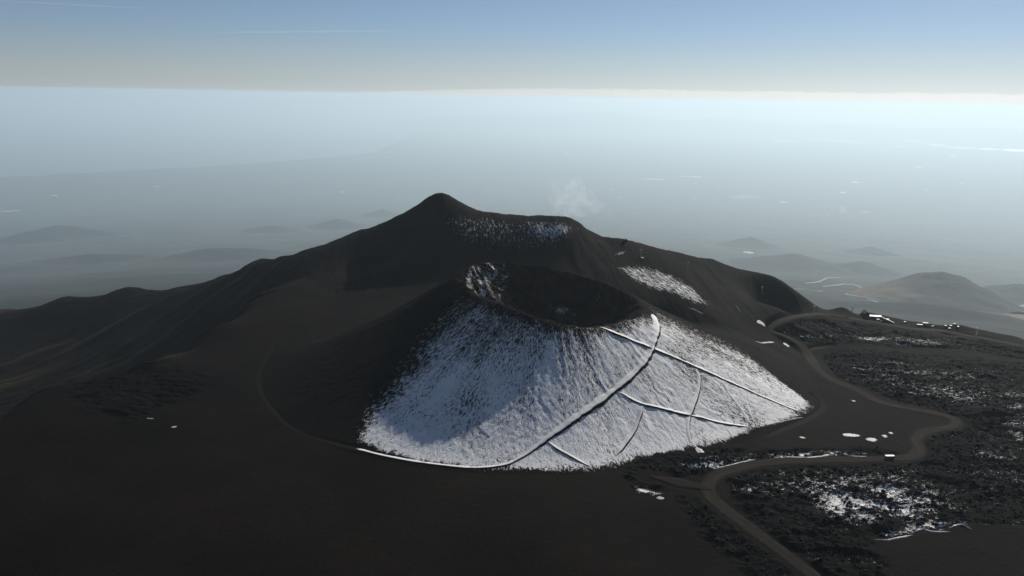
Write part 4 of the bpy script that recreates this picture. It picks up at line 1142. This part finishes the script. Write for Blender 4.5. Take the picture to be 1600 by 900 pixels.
def clouds(name, label, az0, az1, dist, thick, top_fn, z_lo, density, n, color=(0.98, 0.96, 0.94), g_=0.55):
    a = np.radians(np.linspace(az0, az1, n)); top = top_fn(a)
    prof = [(0.0, 0.0), (0.06, 0.55), (0.2, 0.88), (0.45, 1.0), (0.75, 0.9), (1.0, 0.0)]
    V = []
    for k, (tt, hh) in enumerate(prof):
        dd = dist + thick * tt
        V.append(np.stack([np.sin(a) * dd, np.cos(a) * dd, z_lo + (top - z_lo) * hh], 1))
    V = np.stack(V, 1); m = len(prof); ii = np.arange(n * m).reshape(n, m)
    F = [list(q) for q in np.stack([ii[:-1, :-1].ravel(), ii[1:, :-1].ravel(), ii[1:, 1:].ravel(), ii[:-1, 1:].ravel()], 1)]
    F += [[int(ii[i, 0]), int(ii[i, -1]), int(ii[i + 1, -1]), int(ii[i + 1, 0])] for i in range(n - 1)]
    F += [list(map(int, ii[0])), list(map(int, ii[-1][::-1]))]
    me = bpy.data.meshes.new(name); me.from_pydata(V.reshape(-1, 3).tolist(), [], F); me.update()
    b2 = bmesh.new(); b2.from_mesh(me); bmesh.ops.recalc_face_normals(b2, faces=b2.faces); b2.to_mesh(me); b2.free()
    me.materials.append(volume_mat(name + '_vapour', color, density, g_))
    link(name, me, kind='stuff', label=label)
def deg_top(a, base, amp, seed, f): return base + amp * np.clip(fbm(a * f, np.full(a.shape, seed * 1.0), 5, seed), -0.5, 1)
CD = 120000.0
clouds('cloud_bank', 'long pale cream cloud bank lying along the horizon', -64, 64, CD, 22000,
       lambda a: CAM_Z + CD * (0.0125 + 0.0012 * fbm(a * 3, np.full(a.shape, 2.0), 2, 141) + 0.0030 * np.clip(fbm(a * 75, np.full(a.shape, 1.0), 5, 143) + 0.1, 0, 1) * sstep(-0.02, 0.15, a) - 0.0095 * sstep(0.05, -0.25, a)),
       CAM_Z + 150, 5.0e-5, 1400, (0.98, 0.945, 0.91), 0.32)

def contrail(label, p0, p1, dist, w):
    A = CAM + ray(*p0) * dist; B = CAM + ray(*p1) * (dist * 1.03)
    n = 60; na = 8; t = np.linspace(0, 1, n); a = np.linspace(0, 2 * math.pi, na, endpoint=False)
    d = (B - A) / np.linalg.norm(B - A); n1_ = np.cross(d, [0, 0, 1]); n1_ /= np.linalg.norm(n1_); n2_ = np.cross(d, n1_)
    V = []
    for i in range(n):
        r0 = w * (0.55 + 0.45 * math.sin(math.pi * t[i]) + 0.25 * float(fbm(np.array([i / 4.0]), np.array([3.0]), 3, 151)[0]))
        r0 *= min(1.0, (1 - t[i]) * 6 + 0.05, t[i] * 6 + 0.05)
        V += [(A + (B - A) * t[i] + n1_ * math.cos(x) * r0 + n2_ * math.sin(x) * r0).tolist() for x in a]
    F = [[i * na + j, i * na + (j + 1) % na, (i + 1) * na + (j + 1) % na, (i + 1) * na + j] for i in range(n - 1) for j in range(na)]
    F += [list(range(na))[::-1], [(n - 1) * na + j for j in range(na)]]
    me = bpy.data.meshes.new('contrail'); me.from_pydata(V, [], F); me.update()
    b2 = bmesh.new(); b2.from_mesh(me); bmesh.ops.recalc_face_normals(b2, faces=b2.faces); b2.to_mesh(me); b2.free()
    me.materials.append(volume_mat('ice_trail', (1, 1, 1), 0.05 / w, 0.5))
    link('contrail', me, kind='stuff', label=label)
contrail('thin white contrail in the upper left sky', (-60, -2), (262, 15), 60000, 60)
contrail('very faint broad contrail above the left horizon', (300, 51), (660, 48), 90000, 110)
